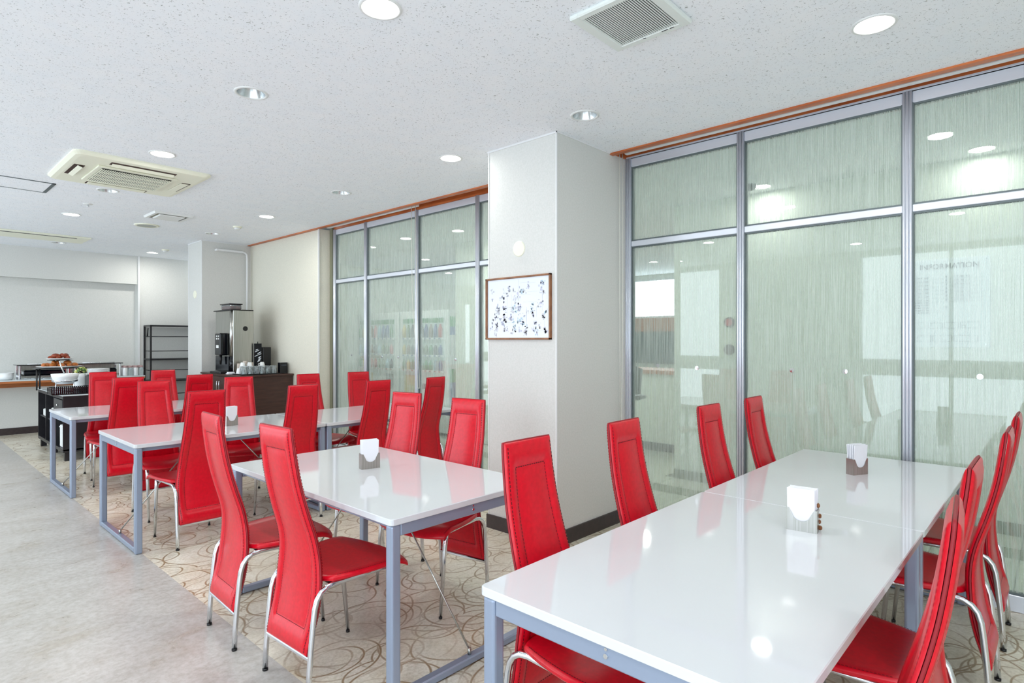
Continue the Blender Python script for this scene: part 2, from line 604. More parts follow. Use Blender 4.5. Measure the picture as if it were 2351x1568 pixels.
# glass partitions
def partition(name, y0, y1, mull, lab):
    r = empty(name, label=lab, cat='glass partition', kind='structure')
    zt, zm, zb = H - .001, 2.147, .0
    ys = sorted(mull)
    for y in ys:
        b = MB()
        b.b2(GX - .008, GX + .05, y - .023, y + .023, 0, zt)
        for q in (-.0165, 0, .0165):
            b.tube([(GX - .014, y + q, 0), (GX - .014, y + q, zt)], .0068 if q else .0078, 12)
        b.build('mullion', M['alu'], r)
        MB().b2(GX - .004, GX + .04, y - .031, y + .031, .08, zt - .06).build('gasket', M['alu_dark'], r)
    for a, b in zip(ys[:-1], ys[1:]):
        a, b = a + .024, b - .024
        MB().b2(GX - .006, GX + .045, a, b, zt - .066, zt, .003).build('top_rail', M['alu'], r)
        MB().b2(GX - .006, GX + .045, a, b, zm - .021, zm + .021, .003).build('middle_rail', M['alu'], r)
        MB().b2(GX - .006, GX + .045, a, b, 0, .085, .003).build('bottom_rail', M['alu'], r)
        g = MB()
        for z in (zt - .071, zm + .026, zm - .026, .09):
            g.b2(GX, GX + .04, a, b, z - .005, z + .005)
        g.build('glazing_bead', M['alu_dark'], r)
        MB().b2(GX + .012, GX + .020, a, b, zm + .02, zt - .06).build('pane', M['film_glass'], r)
        MB().b2(GX + .012, GX + .020, a, b, .08, zm - .02).build('pane', M['film_glass'], r)
    return r


partition('window_1', YB, 2.5, [-2.2, -1.25, -.305, .645, 1.597, 2.474], 'tall aluminium framed glass partition with streaked film behind the near white tables')
partition('window_2', 3.15, 6.82, [3.18, 4.17, 5.12, 6.10, 6.80], 'tall aluminium framed glass partition with streaked film left of the pillar, drink machines behind')
struct('trim_7', MB().b2(GX - .02, GX + .05, YB, 2.5, H, H + .01), M['alu'], label='head channel', cat='trim')

# ------------------------------------------------------------------ corridor and lobby behind the glass
CX = 5.55
struct('wall_corridor', MB().b2(CX, CX + .15, YB, 2.9, 0, 3.0), M['corr_wall'], label='pale green-white corridor wall seen through the right-hand glass', cat='wall')
struct('baseboard_corridor', MB().b2(CX - .012, CX, YB, 2.9, 0, .09), M['corr_base'], label='olive grey skirting of the corridor wall', cat='baseboard')
struct('wall_corridor_pier', MB().b2(CX + .05, 6.4, 5.6, 6.3, 0, 3.0), M['corr_wall'], label='pale pier beside the drink machines behind the glass', cat='wall')
struct('wall_corridor_end', MB().b2(GX + .1, 11.2, 9.6, 9.75, 0, 3.0), M['corr_wall'], label='end wall of the corridor', cat='wall')
struct('wall_corridor_rear', MB().b2(GX + .1, CX + .1, YB - .15, YB, 0, 3.0), M['corr_wall'], label='near end wall of the corridor', cat='wall')
lw = MB().b2(11, 11.15, 2.9, 9.6, 0, 1.86).b2(11, 11.15, 2.9, 9.6, 2.68, 3.0).b2(11, 11.15, 9.2, 9.6, 1.86, 2.68).b2(11, 11.15, 2.9, 3.6, 1.86, 2.68).b2(5.7, 11.15, 2.75, 2.9, 0, 3.0)
struct('wall_lobby', lw, M['corr_wall'], label='lobby walls with a wide bright window, seen through the glass', cat='wall')
struct('window_6', MB().b2(11.02, 11.08, 3.6, 9.2, 1.86, 1.9).b2(11.02, 11.08, 3.6, 9.2, 2.64, 2.68).b2(11.02, 11.08, 6.9, 6.95, 1.86, 2.68), M['blind'],
       label='bright lobby window behind the glass', cat='window')
struct('trim_8', MB().b2(10.96, 11, 3.2, 9.2, .95, 1.86), M['wood_light'], label='wooden wall panelling under the lobby window', cat='trim')
CL = [(5.54 - .55, 2.02 - .2), (4.93, .33), (4.93, -1.4), (4.93, 3.6), (4.93, 5.3), (4.93, 7.1), (7.2, 4.2), (9.2, 5.2), (7.4, 7.6)]
CL = [(5.36, .42), (5.34, 1.95), (5.36, -1.2), (4.93, 3.7), (4.93, 5.5), (4.93, 7.4), (7.2, 4.2), (9.2, 5.2), (7.4, 7.6)]
cc = plate_with_holes(GX + .1, 11.15, YB, 9.75, H - .05, CL, LR, 'ceiling_corridor', M['ceiling'])
tag(cc, 'white ceiling of the corridor and lobby behind the glass', 'ceiling')
cf = empty('floor_corridor', label='pale tiled corridor floor with an olive border, behind the glass', cat='floor', kind='structure')
MB().b2(GX + .02, 11.15, YB, 9.75, -.1, -.006).build('grout_bed', M['grout'], cf)
tile_me, tile_me2 = None, None
S = .45
cols = [(4.06, S), (4.06 + S, S), (4.06 + 2 * S, .25), (4.06 + 2 * S + .25, .34)]
for ci, (x0, wd) in enumerate(cols):
    me = None
    for j in range(20):
        y0 = -1.6 + j * S
        if me is None:
            o = MB().b2(.003, wd - .003, .003, S - .003, -.006, 0).build('tile', M['tile_dark' if ci == 2 else 'tile'], cf, (x0, y0, 0))
            me = o.data
        else:
            o = bpy.data.objects.new('tile', me)
            C.objects.link(o)
            o.parent = cf
            o.location = (x0, y0, 0)
o0 = MB().b2(.003, .597, .003, .597, -.006, 0).build('tile', M['tile'], cf, (5.55, 3.0, 0))
for i in range(6):
    for j in range(4):
        if i or j:
            o = bpy.data.objects.new('tile', o0.data)
            C.objects.link(o)
            o.parent = cf
            o.location = (5.55 + i * .6, 3.0 + j * .6, 0)

# ------------------------------------------------------------------ downlights
def downlight(lit, corr=False):
    r = empty('downlight')
    ring = MB().lathe([(LR - .002, .012), (LR - .002, -.004), (LR + .004, -.006), (LR + .012, -.004), (LR + .014, 0)], n=32)
    ring.build('trim_ring', M['white'], r)
    MB().lathe([(LR - .003, .0), (LR - .012, .03), (LR - .03, .07), (.02, .1), (0.001, .1)], n=32).build('reflector', M['reflector'], r)
    if lit:
        MB().disc((0, 0, .008), LR - .004, 32).build('lamp', M['lamp_on'], r)
        l = bpy.data.lights.new('lamp_light', 'AREA')
        l.shape = 'DISK'
        l.size = .14
        l.energy = (9 if corr > 1 else 2.4) if corr else 7
        l.color = (1, .99, .95)
        lo = bpy.data.objects.new('lamp_light', l)
        C.objects.link(lo)
        lo.location = (0, 0, -.009)
        lo.parent = r
    else:
        MB().lathe([(.001, .035), (.018, .037), (.026, .05), (.022, .08), (.02, .1)], n=16).build('lamp', M['grille_grey'], r)
    return r


LL = {0: 'lit downlight nearest the camera at the top of the picture', 2: 'lit downlight just right of the cream air conditioner',
      4: 'lit downlight beyond the air conditioner at far left', 1: 'unlit recessed downlight between the two nearest left-row lamps',
      3: 'unlit downlight half hidden beyond the air conditioner', 5: 'unlit downlight beside the far linear vent',
      6: 'lit downlight above the big glass partition at upper right', 7: 'unlit downlight left of the pillar top corner, near the glass',
      8: 'lit downlight directly left of the near pillar', 9: 'unlit downlight above the left-hand glass partition',
      10: 'lit downlight near the wooden strip by the cream wall', 11: 'unlit downlight in front of the far pillar',
      12: 'lit downlight against the back wall above the metal shelf'}
for i, (x, y, lit) in enumerate(LAMPS):
    r = downlight(lit)
    r.location = (x, y, H)
    tag(r, LL.get(i, ('lit' if lit else 'unlit') + ' downlight outside the picture'), 'ceiling light', 'round recessed downlights')
for i, (x, y) in enumerate(CL):
    r = downlight(1, 2 if y > 3 else 1)
    r.location = (x, y, H - .05)
    tag(r, 'lit corridor downlight ' + ['behind the rightmost glass bay', 'just right of the dome camera', 'outside the picture beyond the right edge', 'nearest behind the pillar',
                                        'above the corridor pier', 'in front of the drink machines', 'over the lobby counter', 'far over the lobby wall screen', 'over the lobby behind the pier'][i],
        'ceiling light', 'corridor downlights')

# ================================================================== CHAIR
PROF = [(.165, .006), (.2, .012), (.28, .034), (.35, .049), (.42, .058), (.5, .062), (.56, .058), (.62, .046), (.70, .022), (.78, .0), (.86, -.018), (.95, -.032), (1.055, -.043)]


def prof(z):
    for (a, xa), (b, xb) in zip(PROF[:-1], PROF[1:]):
        if z <= b:
            t = (z - a) / (b - a)
            i = PROF.index((a, xa))
            # catmull-rom
            pm = PROF[max(i - 1, 0)][1]
            pn = PROF[min(i + 2, len(PROF) - 1)][1]
            return .5 * ((2 * xa) + (-pm + xb) * t + (2 * pm - 5 * xa + 4 * xb - pn) * t * t + (-pm + 3 * xa - 3 * xb + pn) * t ** 3)
    return PROF[-1][1]


def halfw(z):
    t = (z - .165) / .89
    return .152 + .01 * math.sin(min(1, t * 2.2) * PI) - .032 * max(0, (t - .3) / .7) ** .9 if t > 0 else .152


Z0, Z1 = .165, 1.055


def slab_pt(u, z, side, off=0):
    """u in -1..1 across, side +1 front / -1 back"""
    hw = halfw(z)
    d = min((1 - abs(u)) * hw, (z - Z0) * .575, (Z1 - z) * .575)     # distance from the rim
    if d < .006:
        th = .005 + .006 * math.sqrt(max(d, 0) / .006)
    elif d < .046:
        th = .011 + .0065 * math.sin((d - .006) / .04 * PI) ** .8
    elif d < .052:
        th = .008
    else:
        th = .0105
    dx = (prof(min(z + .01, Z1)) - prof(max(z - .01, Z0))) / (min(z + .01, Z1) - max(z - .01, Z0))
    nrm = Vector((1, 0, -dx)).normalized()
    c = Vector((prof(z), u * hw, z))
    return c + nrm * side * (th + off)


def chair_mesh():
    r = empty('dining_chair')
    ed_ = [0, .005, .011, .03, .055, .075, .0855, .096]
    zz = [Z0 + q for q in ed_]
    k = 24
    zz += [Z0 + .096 + (Z1 - Z0 - .192) * i / k for i in range(1, k)]
    zz += [Z1 - q for q in ed_[::-1]]
    b = MB()
    for side in (1, -1):
        vs = []
        cols = 0
        for z in zz:
            hw = halfw(z)
            us = []
            for d in (0, .003, .007, .025, .043, .049, .056):
                us.append(1 - d / hw)
            row = [-u for u in us] + [0] + us[::-1]
            cols = len(row)
            vs += [slab_pt(u, z, side) for u in row]
        fs = [(i * cols + j, i * cols + j + 1, (i + 1) * cols + j + 1, (i + 1) * cols + j) for i in range(len(zz) - 1) for j in range(cols - 1)]
        b.add(vs, fs, 0, True)
    back = b.build('backrest', M['leather'], r)
    # seam around the rim
    s = MB()
    loop = [(-1, z) for z in zz] + [(u / 6, Z1) for u in range(-5, 6)] + [(1, z) for z in zz[::-1]] + [(u / 6, Z0) for u in range(5, -6, -1)]
    pts = []
    for u, z in loop:
        c = (slab_pt(u, z, 1) + slab_pt(u, z, -1)) / 2
        pts.append(c)
    pts.append(pts[0])
    s.tube(pts, .0042, 6, caps=False)
    s.build('seam', M['piping'], back)
    # stitching: inner rectangle and a line near the rim, both faces
    st = MB()

    def dashes(path, side):
        acc = 0
        for (u0, z0), (u1, z1) in path:
            p0, p1 = slab_pt(u0, z0, side), slab_pt(u1, z1, side)
            n = max(1, int((p1 - p0).length / .011))
            for i in range(n):
                a, c = (i + .12) / n, (i + .78) / n
                A = slab_pt(u0 + (u1 - u0) * a, z0 + (z1 - z0) * a, side, .0009)
                B = slab_pt(u0 + (u1 - u0) * c, z0 + (z1 - z0) * c, side, .0009)
                t = (B - A).normalized()
                nn = Vector((side, 0, 0))
                q = t.cross(nn).normalized() * .0017
                st.add([A - q, A + q, B + q, B - q], [(0, 1, 2, 3)])
    for side in (1, -1):
        for d in (.049,):
            zs_ = [Z0 + .086 + (Z1 - Z0 - .172) * i / 16 for i in range(17)]
            e = lambda z: 1 - d / halfw(z)
            path = [((e(a), a), (e(c), c)) for a, c in zip(zs_[:-1], zs_[1:])]
            path += [((-e(a), a), (-e(c), c)) for a, c in zip(zs_[:-1], zs_[1:])]
            path += [((-e(z), z), (e(z), z)) for z in (zs_[0], zs_[-1])]
            dashes(path, side)
        zs_ = [Z0 + .012 + (Z1 - Z0 - .024) * i / 16 for i in range(17)]
        e = lambda z: 1 - .011 / halfw(z)
        dashes([((e(a), a), (e(c), c)) for a, c in zip(zs_[:-1], zs_[1:])] + [((-e(a), a), (-e(c), c)) for a, c in zip(zs_[:-1], zs_[1:])], side)
    tag(st.build('stitching', M['stitch'], back), kind='stuff')
    # seat
    nx, ny = 16, 13
    outline = []
    XS0, XS1 = .068, .50

    def seat_hw(t):
        return .175 + .055 * math.sin(min(t / .75, 1) * PI / 2) if t < .8 else .23 + .004 * math.sin((t - .8) / .2 * PI)

    def seat_xy(t, u):
        hw = seat_hw(t)
        # back corners rounded, front edge bowed with rounded corners
        x = XS0 + (XS1 - XS0) * t
        x -= .055 * t ** 3 * abs(u) ** 2.6
        x += .035 * (1 - t) ** 4 * abs(u) ** 4
        return x, u * hw

    def seat_z(t, u):
        return .452 + .006 * t - .03 * max(0, (t - .72) / .28) ** 2 - .006 * (1 - u * u) * (1 - t) + .004 * u * u

    b = MB()
    top, bot = [], []
    us = [-1, -.985, -.94, -.8, -.6, -.4, -.2, 0, .2, .4, .6, .8, .94, .985, 1]
    ts = [0, .015, .06, .16, .28, .4, .52, .64, .74, .82, .88, .93, .97, .99, 1]
    for t in ts:
        for u in us:
            x, y = seat_xy(t, u)
            e = min(1, min(1 - abs(u), t, 1 - t) / .05)
            rim = math.sqrt(max(0, 1 - (1 - e) ** 2))
            z = seat_z(t, u)
            top.append((x, y, z - .010 + .010 * rim))
            bot.append((x, y, z - .018 - .006 * rim))
    nc = len(us)
    fs = [(i * nc + j, i * nc + j + 1, (i + 1) * nc + j + 1, (i + 1) * nc + j) for i in range(len(ts) - 1) for j in range(nc - 1)]
    b.add(top, fs, 0, True)
    b.add(bot, fs, 0, True)
    per = [j for j in range(nc)] + [i * nc + nc - 1 for i in range(1, len(ts))] + [(len(ts) - 1) * nc + j for j in range(nc - 2, -1, -1)] + [i * nc for i in range(len(ts) - 2, 0, -1)]
    n2 = len(top)
    wall_v = [top[i] for i in per] + [bot[i] for i in per]
    npp = len(per)
    b.add(wall_v, [(i, (i + 1) % npp, npp + (i + 1) % npp, npp + i) for i in range(npp)], 0, True)
    seat = b.build('seat', M['leather'], r)
    pn = MB()
    for i, t in enumerate([.05, .3, .6, .85]):
        pass
    pn.box((.27, 0, .424), (.34, .33, .012), 0, .004)
    pn.build('seat_pan', M['black'], seat)
    st = MB()
    for sgn in (-1, 1):
        for i in range(34):
            a, c = .08 + i * .026, .08 + i * .026 + .017
            if c > .97:
                break
            pa, pc = [Vector((*seat_xy(q, sgn * .955), seat_z(q, sgn * .955) + .0012)) for q in (a, c)]
            t = (pc - pa).normalized()
            q = t.cross(Vector((0, 0, 1))).normalized() * .0015
            st.add([pa - q, pa + q, pc + q, pc - q], [(0, 1, 2, 3)])
    tag(st.build('stitching', M['stitch'], seat), kind='stuff')
    # chrome frame
    for sgn in (-1, 1):
        yr, yf = sgn * .168, sgn * .183
        pts = [(.0, yr, .012), (.004, yr, .1), (.012, yr, .2), (.022, yr, .30), (.028, yr, .345), (.038, yr, .378), (.056, yr, .402), (.082, yr, .416), (.115, yr * 1.0, .421), (.25, (yr + yf) / 2, .421), (.375, yf, .421)]
        rear = MB().tube(pts, .0112, 12).build('rear_leg', M['chrome'], r)
        MB().tube([(0, yr, 0), (0, yr, .010)], .0118, 12).build('foot_cap', M['black'], rear)
        fr_ = MB().tube([(.375, yf, .425), (.385, yf, .36), (.42, yf, .012)], [.0125, .012, .0085], 12).build('front_leg', M['chrome'], r)
        MB().tube([(.42, yf, 0), (.42, yf, .010)], .0092, 12).build('foot_cap', M['black'], fr_)
    MB().box((.010, 0, .157), (.022, .332, .016), 0, .004).build('crossbar', M['chrome'], r)
    MB().tube([(.375, -.183, .421), (.375, .183, .421)], .009, 10).build('seat_rail', M['chrome'], r)
    return r


RX = 0          # facing +x
chairs = [
    # x, y (rear feet centre), heading, label
    (1.111, 2.905, -.045, 'farther of the two red chairs seen from behind beside the middle table'),
    (1.135, 2.31, .05, 'nearest red chair seen whole from behind, beside the middle table'),
    (2.33, 3.135, PI + .2, 'pinkish red chair facing us across the middle table, behind the napkin holder'),
    (2.32, 2.537, PI + .16, 'pinkish red chair facing us across the middle table, next to the pillar'),
    (1.545, 1.325, -PI / 2, 'red chair in front of the pillar, nearest on the far side of the near table'),
    (2.185, 1.335, -PI / 2 + .02, 'red chair second from left on the far side of the near tables'),
    (3.015, 1.335, -PI / 2 - .02, 'third red chair along the far side of the near tables, left of a mullion'),
    (3.61, 1.325, -PI / 2, 'last red chair along the near tables, just right of the glass mullion'),
    (1.508, .203, PI / 2 + .09, 'red chair cut off at lower right, nearest on the right side of the table'),
    (2.115, .225, PI / 2, 'red chair edge-on at right, second along the near table'),
    (2.98, .195, PI / 2 + .0, 'red chair in profile at the right edge, third along the near tables'),
    (3.63, .195, PI / 2, 'red chair in profile at the right edge, farthest of the right-hand row by the glass'),
    (1.537, 4.31, PI / 2, 'large red chair seen from behind at the left end of the second row of tables'),
    (2.24, 4.31, PI / 2 - .02, 'red chair seen from behind where the two second-row tables meet'),
    (2.92, 4.31, PI / 2 + .02, 'dark red chair seen from behind, third along the second-row tables'),
    (3.545, 4.31, PI / 2 + .12, 'dark red twisted chair seen from behind, last of the second-row near side by the pillar'),
    (1.60, 5.56, -PI / 2 + .03, 'red chair facing us at the left end of the second row of tables'),
    (2.305, 5.60, -PI / 2 - .24, 'red chair facing us in front of the brown coffee cabinet'),
    (2.99, 5.56, -PI / 2, 'red chair facing us by the right end of the coffee cabinet, left of the glass'),
    (3.55, 5.53, -PI / 2 - .1, 'red chair facing us in front of the left-hand glass partition'),
    (1.585, 6.33, PI / 2 - .03, 'red chair seen from behind at the left end of the farthest table'),
    (2.20, 6.33, PI / 2, 'red chair seen from behind at the farthest table, in front of the far pillar'),
    (1.662, 7.50, -PI / 2 - .03, 'red chair facing us at the farthest table, in front of the buffet cart'),
    (2.245, 7.50, -PI / 2, 'red chair facing us at the farthest table, in front of the metal shelf'),
]
proto = chair_mesh()
for i, (x, y, a, lab) in enumerate(chairs):
    o = proto if i == 0 else copy_tree(proto)
    o.location = (x, y, 0)
    o.rotation_euler = (0, 0, a)
    tag(o, lab, 'chair', 'red leather high-back dining chairs')


# ================================================================== TABLES
TZ = .72


def table(x0, x1, y0, y1, axis, label, rz=0):
    """frames stand at the two ends of the given axis"""
    cx, cy = (x0 + x1) / 2, (y0 + y1) / 2
    Lx, Ly = (x1 - x0), (y1 - y0)
    r = empty('dining_table', (cx, cy, 0), rz, label, 'table', 'white topped dining tables')
    ln, wd = (Lx, Ly) if axis == 'x' else (Ly, Lx)
    rot = 0 if axis == 'x' else PI / 2
    inner = lambda o: setattr(o, 'rotation_euler', (0, 0, rot))
    MBt = MB()
    # tabletop with rounded corners
    pts = []
    rc = .018
    for (sx, sy, a0) in ((1, 1, 0), (-1, 1, PI / 2), (-1, -1, PI), (1, -1, 1.5 * PI)):
        for i in range(6):
            a = a0 + i / 5 * PI / 2
            pts.append((sx * (ln / 2 - rc) + rc * math.cos(a), sy * (wd / 2 - rc) + rc * math.sin(a)))
    n = len(pts)
    e = .0025
    lay = [(TZ - .026, e), (TZ - .026 + e, 0), (TZ - e, 0), (TZ, e)]
    vs = []
    for z, ins in lay:
        for x, y in pts:
            l = math.hypot(x, y)
            vs.append((x - math.copysign(ins, x), y - math.copysign(ins, y), z))
    fs = [(i * n + k, i * n + (k + 1) % n, (i + 1) * n + (k + 1) % n, (i + 1) * n + k) for i in range(3) for k in range(n)]
    fs += [list(range(n))[::-1], [3 * n + k for k in range(n)]]
    MBt.add(vs, fs)
    o = MBt.build('tabletop', M['table_white'], r)
    inner(o)
    T = .045
    for s in (-1, 1):
        xe = s * (ln / 2 - .028)
        for t in (-1, 1):
            b = MB().b2(xe - .022, xe + .022, t * (wd / 2 - .03) - .022, t * (wd / 2 - .03) + .022, 0.0, TZ - .026, .010, seg=3)
            o = b.build('leg', M['frame_paint'], r)
            inner(o)
        b = MB().b2(xe - .02, xe + .02, -wd / 2 + .052, wd / 2 - .052, .004, .036, .005).build('foot_bar', M['frame_paint'], r)
        inner(b)
        b = MB().b2(xe - .018, xe + .018, -wd / 2 + .052, wd / 2 - .052, TZ - .074, TZ - .026, .004).build('apron', M['frame_paint'], r)
        inner(b)
        bo = MB()
        bo.tube([(xe + s * .018, 0, TZ - .05), (xe + s * .022, 0, TZ - .05)], .006, 10).tube([(xe + s * .018, 0, TZ - .034), (xe + s * .021, 0, TZ - .034)], .004, 10)
        o = bo.build('bolt', M['chrome'], r)
        inner(o)
        st = MB().tube([(xe - s * .004, 0, .036), (xe - s * .004, 0, .064)], .0085, 12)
        st.tube([(xe - s * .004, 0, .056), (xe - s * (ln / 2 - .15), 0, TZ - .05)], .0042, 8)
        o = st.build('brace_rod', M['brushed'], r)
        inner(o)
    for t in (-1, 1):
        b = MB().b2(-ln / 2 + .05, ln / 2 - .05, t * (wd / 2 - .06) - .012, t * (wd / 2 - .06) + .012, TZ - .056, TZ - .026).build('side_rail', M['frame_paint'], r)
        inner(b)
    return r


table(1.140, 2.533, .36, 1.185, 'x', 'large white gloss table in the right foreground with the paper menu holder')
table(2.536, 3.955, .36, 1.185, 'x', 'white gloss table against the glass, continuing the foreground table')
table(1.325, 2.19, 1.855, 3.35, 'y', 'white square-looking table in the middle with a napkin holder, between four chairs')
table(1.145, 2.515, 4.41, 5.34, 'x', 'white table of the second row with its left end frame in full view')
table(2.520, 3.94, 4.41, 5.34, 'x', 'white table of the second row beside the left-hand glass partition')
table(1.165, 2.56, 6.40, 7.33, 'x', 'farthest white table at left, in front of the buffet cart')


# ------------------------------------------------------------------ napkin holders
def holder(loc, rz, label, full):
    r = empty('napkin_holder', loc, rz, label, 'napkin holder', 'steel napkin holders on the tables')
    w_, d_, h_ = .098, .042, .098
    b = MB()
    # bottom, side cheeks, back and front plates with a U notch
    b.b2(-w_ / 2, w_ / 2, -d_ / 2, d_ / 2, 0, .002)
    for s in (-1, 1):
        b.b2(s * w_ / 2 - .001, s * w_ / 2 + .001, -d_ / 2, d_ / 2, 0, h_ - .018)
    for s in (-1, 1):
        n = 12
        hw, rr = w_ / 2, .032
        for i in range(n):
            a0, a1 = -hw + 2 * hw * i / n, -hw + 2 * hw * (i + 1) / n

            def ztop(x):
                return h_ - .018 if abs(x) > rr + .003 else .036 + (rr - math.sqrt(max(0, rr * rr - x * x))) * .9
            y0, y1 = s * d_ / 2 - .0008, s * d_ / 2 + .0008
            zz0, zz1 = ztop(a0), ztop(a1)
            b.add([(a0, y0, 0), (a1, y0, 0), (a1, y0, zz1), (a0, y0, zz0), (a0, y1, 0), (a1, y1, 0), (a1, y1, zz1), (a0, y1, zz0)],
                  [(0, 1, 2, 3), (4, 7, 6, 5), (3, 2, 6, 7), (0, 3, 7, 4), (1, 5, 6, 2)])
    b.build('steel_case', M['brushed'], r)
    n = 6 if full else 5
    for i in range(n):
        f = (i / (n - 1) - .5)
        y = f * (d_ - .008)
        q = MB().box((f * .004, y * (1.12), .078 + .002 * (i % 2)), (w_ - .008, .003, .145), 0, .001, rot=Matrix.Rotation(-f * .14, 3, 'X'))
        q.build('napkin', M['paper'], r)
    return r


holder((2.262, .682, TZ), PI / 2 + .12, 'napkin holder with tall white cards on the foreground table', 1)
holder((3.40, .765, TZ), PI / 2 + 1.1, 'steel napkin holder on the table against the glass', 0)
holder((1.79, 2.70, TZ), -.25, 'steel napkin holder on the middle table', 0)
holder((1.93, 4.86, TZ), .2, 'napkin holder half hidden behind the large red chair in the second row', 0)
b = MB()
for i in range(5):
    b.box((2.290, .640 + (i % 2) * .004, TZ + .012 + i * .02), (.012, .03, .016), i * .5, .004)
tag(b.build('seasoning_packet_stack', M['wood_frame']), 'small patterned sauce sachets tucked behind the foreground napkin holder', 'sachets')

# ================================================================== CEILING FITTINGS
# square extractor grille near the camera
r = empty('exhaust_grille', (2.247, 1.38, H), 0, 'square white ventilation grille with dark slots near the top of the picture', 'vent')
b = MB()
s = .193
zlo, t = -.022, .03
b.b2(-s, s, -s, -s + .05, zlo, 0, .006).b2(-s, s, s - .05, s, zlo, 0, .006).b2(-s, -s + .04, -s + .04, s - .04, zlo, 0, .006).b2(s - .04, s, -s + .04, s - .04, zlo, 0, .006)
b.build('frame', M['grille_grey'], r)
MB().b2(-s + .03, s - .03, -s + .04, s - .04, -.006, -.002).build('cavity', M['recess_shade'], r)  # thin dark plate painting the shade behind the slats
g = MB()
n = 27
for i in range(n):
    y = -s + .054 + (2 * s - .108) * i / (n - 1)
    g.b2(-s + .038, s - .038, y - .0024, y + .0024, zlo + .002, zlo + .005)
tag(g.build('slats', M['grille_grey'], r), kind='stuff')
MB().b2(s - .034, s - .028, -.09, -.06, zlo - .0006, zlo + .002).b2(s - .034, s - .028, -.12, -.10, zlo - .0006, zlo + .002).b2(s - .034, s - .028, .02, .035, zlo - .0006, zlo + .002).build('printed_mark', M['ink_dark'], r)

# cassette air conditioner
r = empty('air_conditioner', (1.475, 5.82, H), 0, 'cream ceiling cassette air conditioner with a central grille', 'air conditioner')
A, B2 = .485, .515
b = MB()
vs, fs = [], []
ring = [(-.03, .0, 0), (-.03, .02, 0)]
def rr_pts(hx, hy, rad, n=5):
    o = []
    for sx, sy, a0 in ((1, 1, 0), (-1, 1, PI / 2), (-1, -1, PI), (1, -1, 1.5 * PI)):
        for i in range(n):
            a = a0 + i / (n - 1) * PI / 2
            o.append((sx * (hx - rad) + rad * math.cos(a), sy * (hy - rad) + rad * math.sin(a)))
    return o
lay = [(A, B2, 0), (A, B2, -.012), (A - .02, B2 - .02, -.03), (A - .05, B2 - .05, -.034)]
for hx, hy, z in lay:
    vs += [(x, y, z) for x, y in rr_pts(hx, hy, .05)]
n = 20
fs = [(i * n + k, i * n + (k + 1) % n, (i + 1) * n + (k + 1) % n, (i + 1) * n + k) for i in range(3) for k in range(n)] + [[3 * n + k for k in range(n)]]
b.add(vs, fs)
b.build('panel', M['cream_plastic'], r)
MB().b2(-.285, .285, -.285, .285, -.046, -.034, .004).build('grille_frame', M['cream_plastic'], r)
MB().b2(-.25, .25, -.245, .245, -.0475, -.0455).build('cavity', M['recess_shade'], r)  # dark sheet as the shade seen between the grille bars
g = MB()
for i in range(34):
    x = -.25 + .5 * i / 33
    g.b2(x - .004, x + .004, -.245, .245, -.056, -.053)
for y in (-.12, .0, .12):
    g.b2(-.25, .25, y - .005, y + .005, -.054, -.046)
tag(g.build('slats', M['cream_plastic'], r), kind='stuff')
for (x, y, dx, dy) in ((0, .40, .46, .075), (0, -.40, .46, .075), (-.385, 0, .07, .36), (.385, 0, .07, .36)):
    sl = MB().box((x, y, -.0352), (dx, dy, .004)).build('air_slot', M['slot_shade'], r)  # flat strip, the slot's shade put into its colour
    op = y < 0 or x < 0
    tilt = (Matrix.Rotation(-.4, 3, 'X') if dx > dy else Matrix.Rotation(.4, 3, 'Y')) if op else Matrix.Rotation(0, 3, 'X')
    f_ = .5 if op else .9
    w1, w2 = (dx - .02, dy * f_) if dx > dy else (dx * f_, dy - .02)
    MB().box((x * .985, y * .985, -.046 if op else -.0385), (w1, w2, .005), 0, .002, rot=tilt).build('louver', M['cream_plastic'], r)

# small square diffuser
r = empty('air_diffuser', (2.265, 7.42, H), 0, 'small white square air diffuser beyond the air conditioner', 'vent')
b = MB()
for i, (h0, h1, z0, z1) in enumerate(((.20, .155, -.022, -.018), (.13, .1, -.03, -.026))):
    vs = [(sx * hh, sy * hh, z) for hh, z in ((h0, 0 if i == 0 else -.018), (h0 - .01, z0), (h1, z1)) for sx, sy in ((-1, -1), (1, -1), (1, 1), (-1, 1))]
    b.add(vs, [(k * 4 + j, k * 4 + (j + 1) % 4, (k + 1) * 4 + (j + 1) % 4, (k + 1) * 4 + j) for k in range(2) for j in range(4)])
b.build('frame', M['white'], r)
MB().b2(-.155, .155, -.155, .155, -.012, -.008).build('cavity', mat('grey beige felt', (170, 168, 150), .8), r)
MB().b2(-.11, .11, -.11, .11, -.028, -.022, .003).build('baffle', M['white'], r)

# linear slot unit near the back wall
r = empty('linear_vent', (1.1, 10.1, H), 0, 'long flat cream slot vent close to the back wall at left', 'vent')
MB().b2(-1.1, .93, -.31, .29, -.018, 0, .006).build('panel', M['cream_plastic'], r)
MB().b2(-1.1, .78, -.23, -.19, -.0195, -.017).build('air_slot', M['recess_shade'], r)  # dark strip on the panel painting the slot's shade
# access hatch
r = empty('access_hatch', (.63, 6.88, H), 0, 'flush rectangular ceiling hatch with a grey rim at the left edge', 'hatch')
b = MB()
for (x0, x1, y0, y1) in ((-.48, .48, -.235, -.222), (-.48, .48, .222, .235), (.455, .48, -.235, .235), (-.48, -.455, -.235, .235)):
    b.b2(x0, x1, y0, y1, -.005, 0)
b.build('rim', M['alu_dark'], r)
MB().b2(-.452, .452, -.219, .219, -.003, 0).build('hatch_panel', M['ceiling'], r)
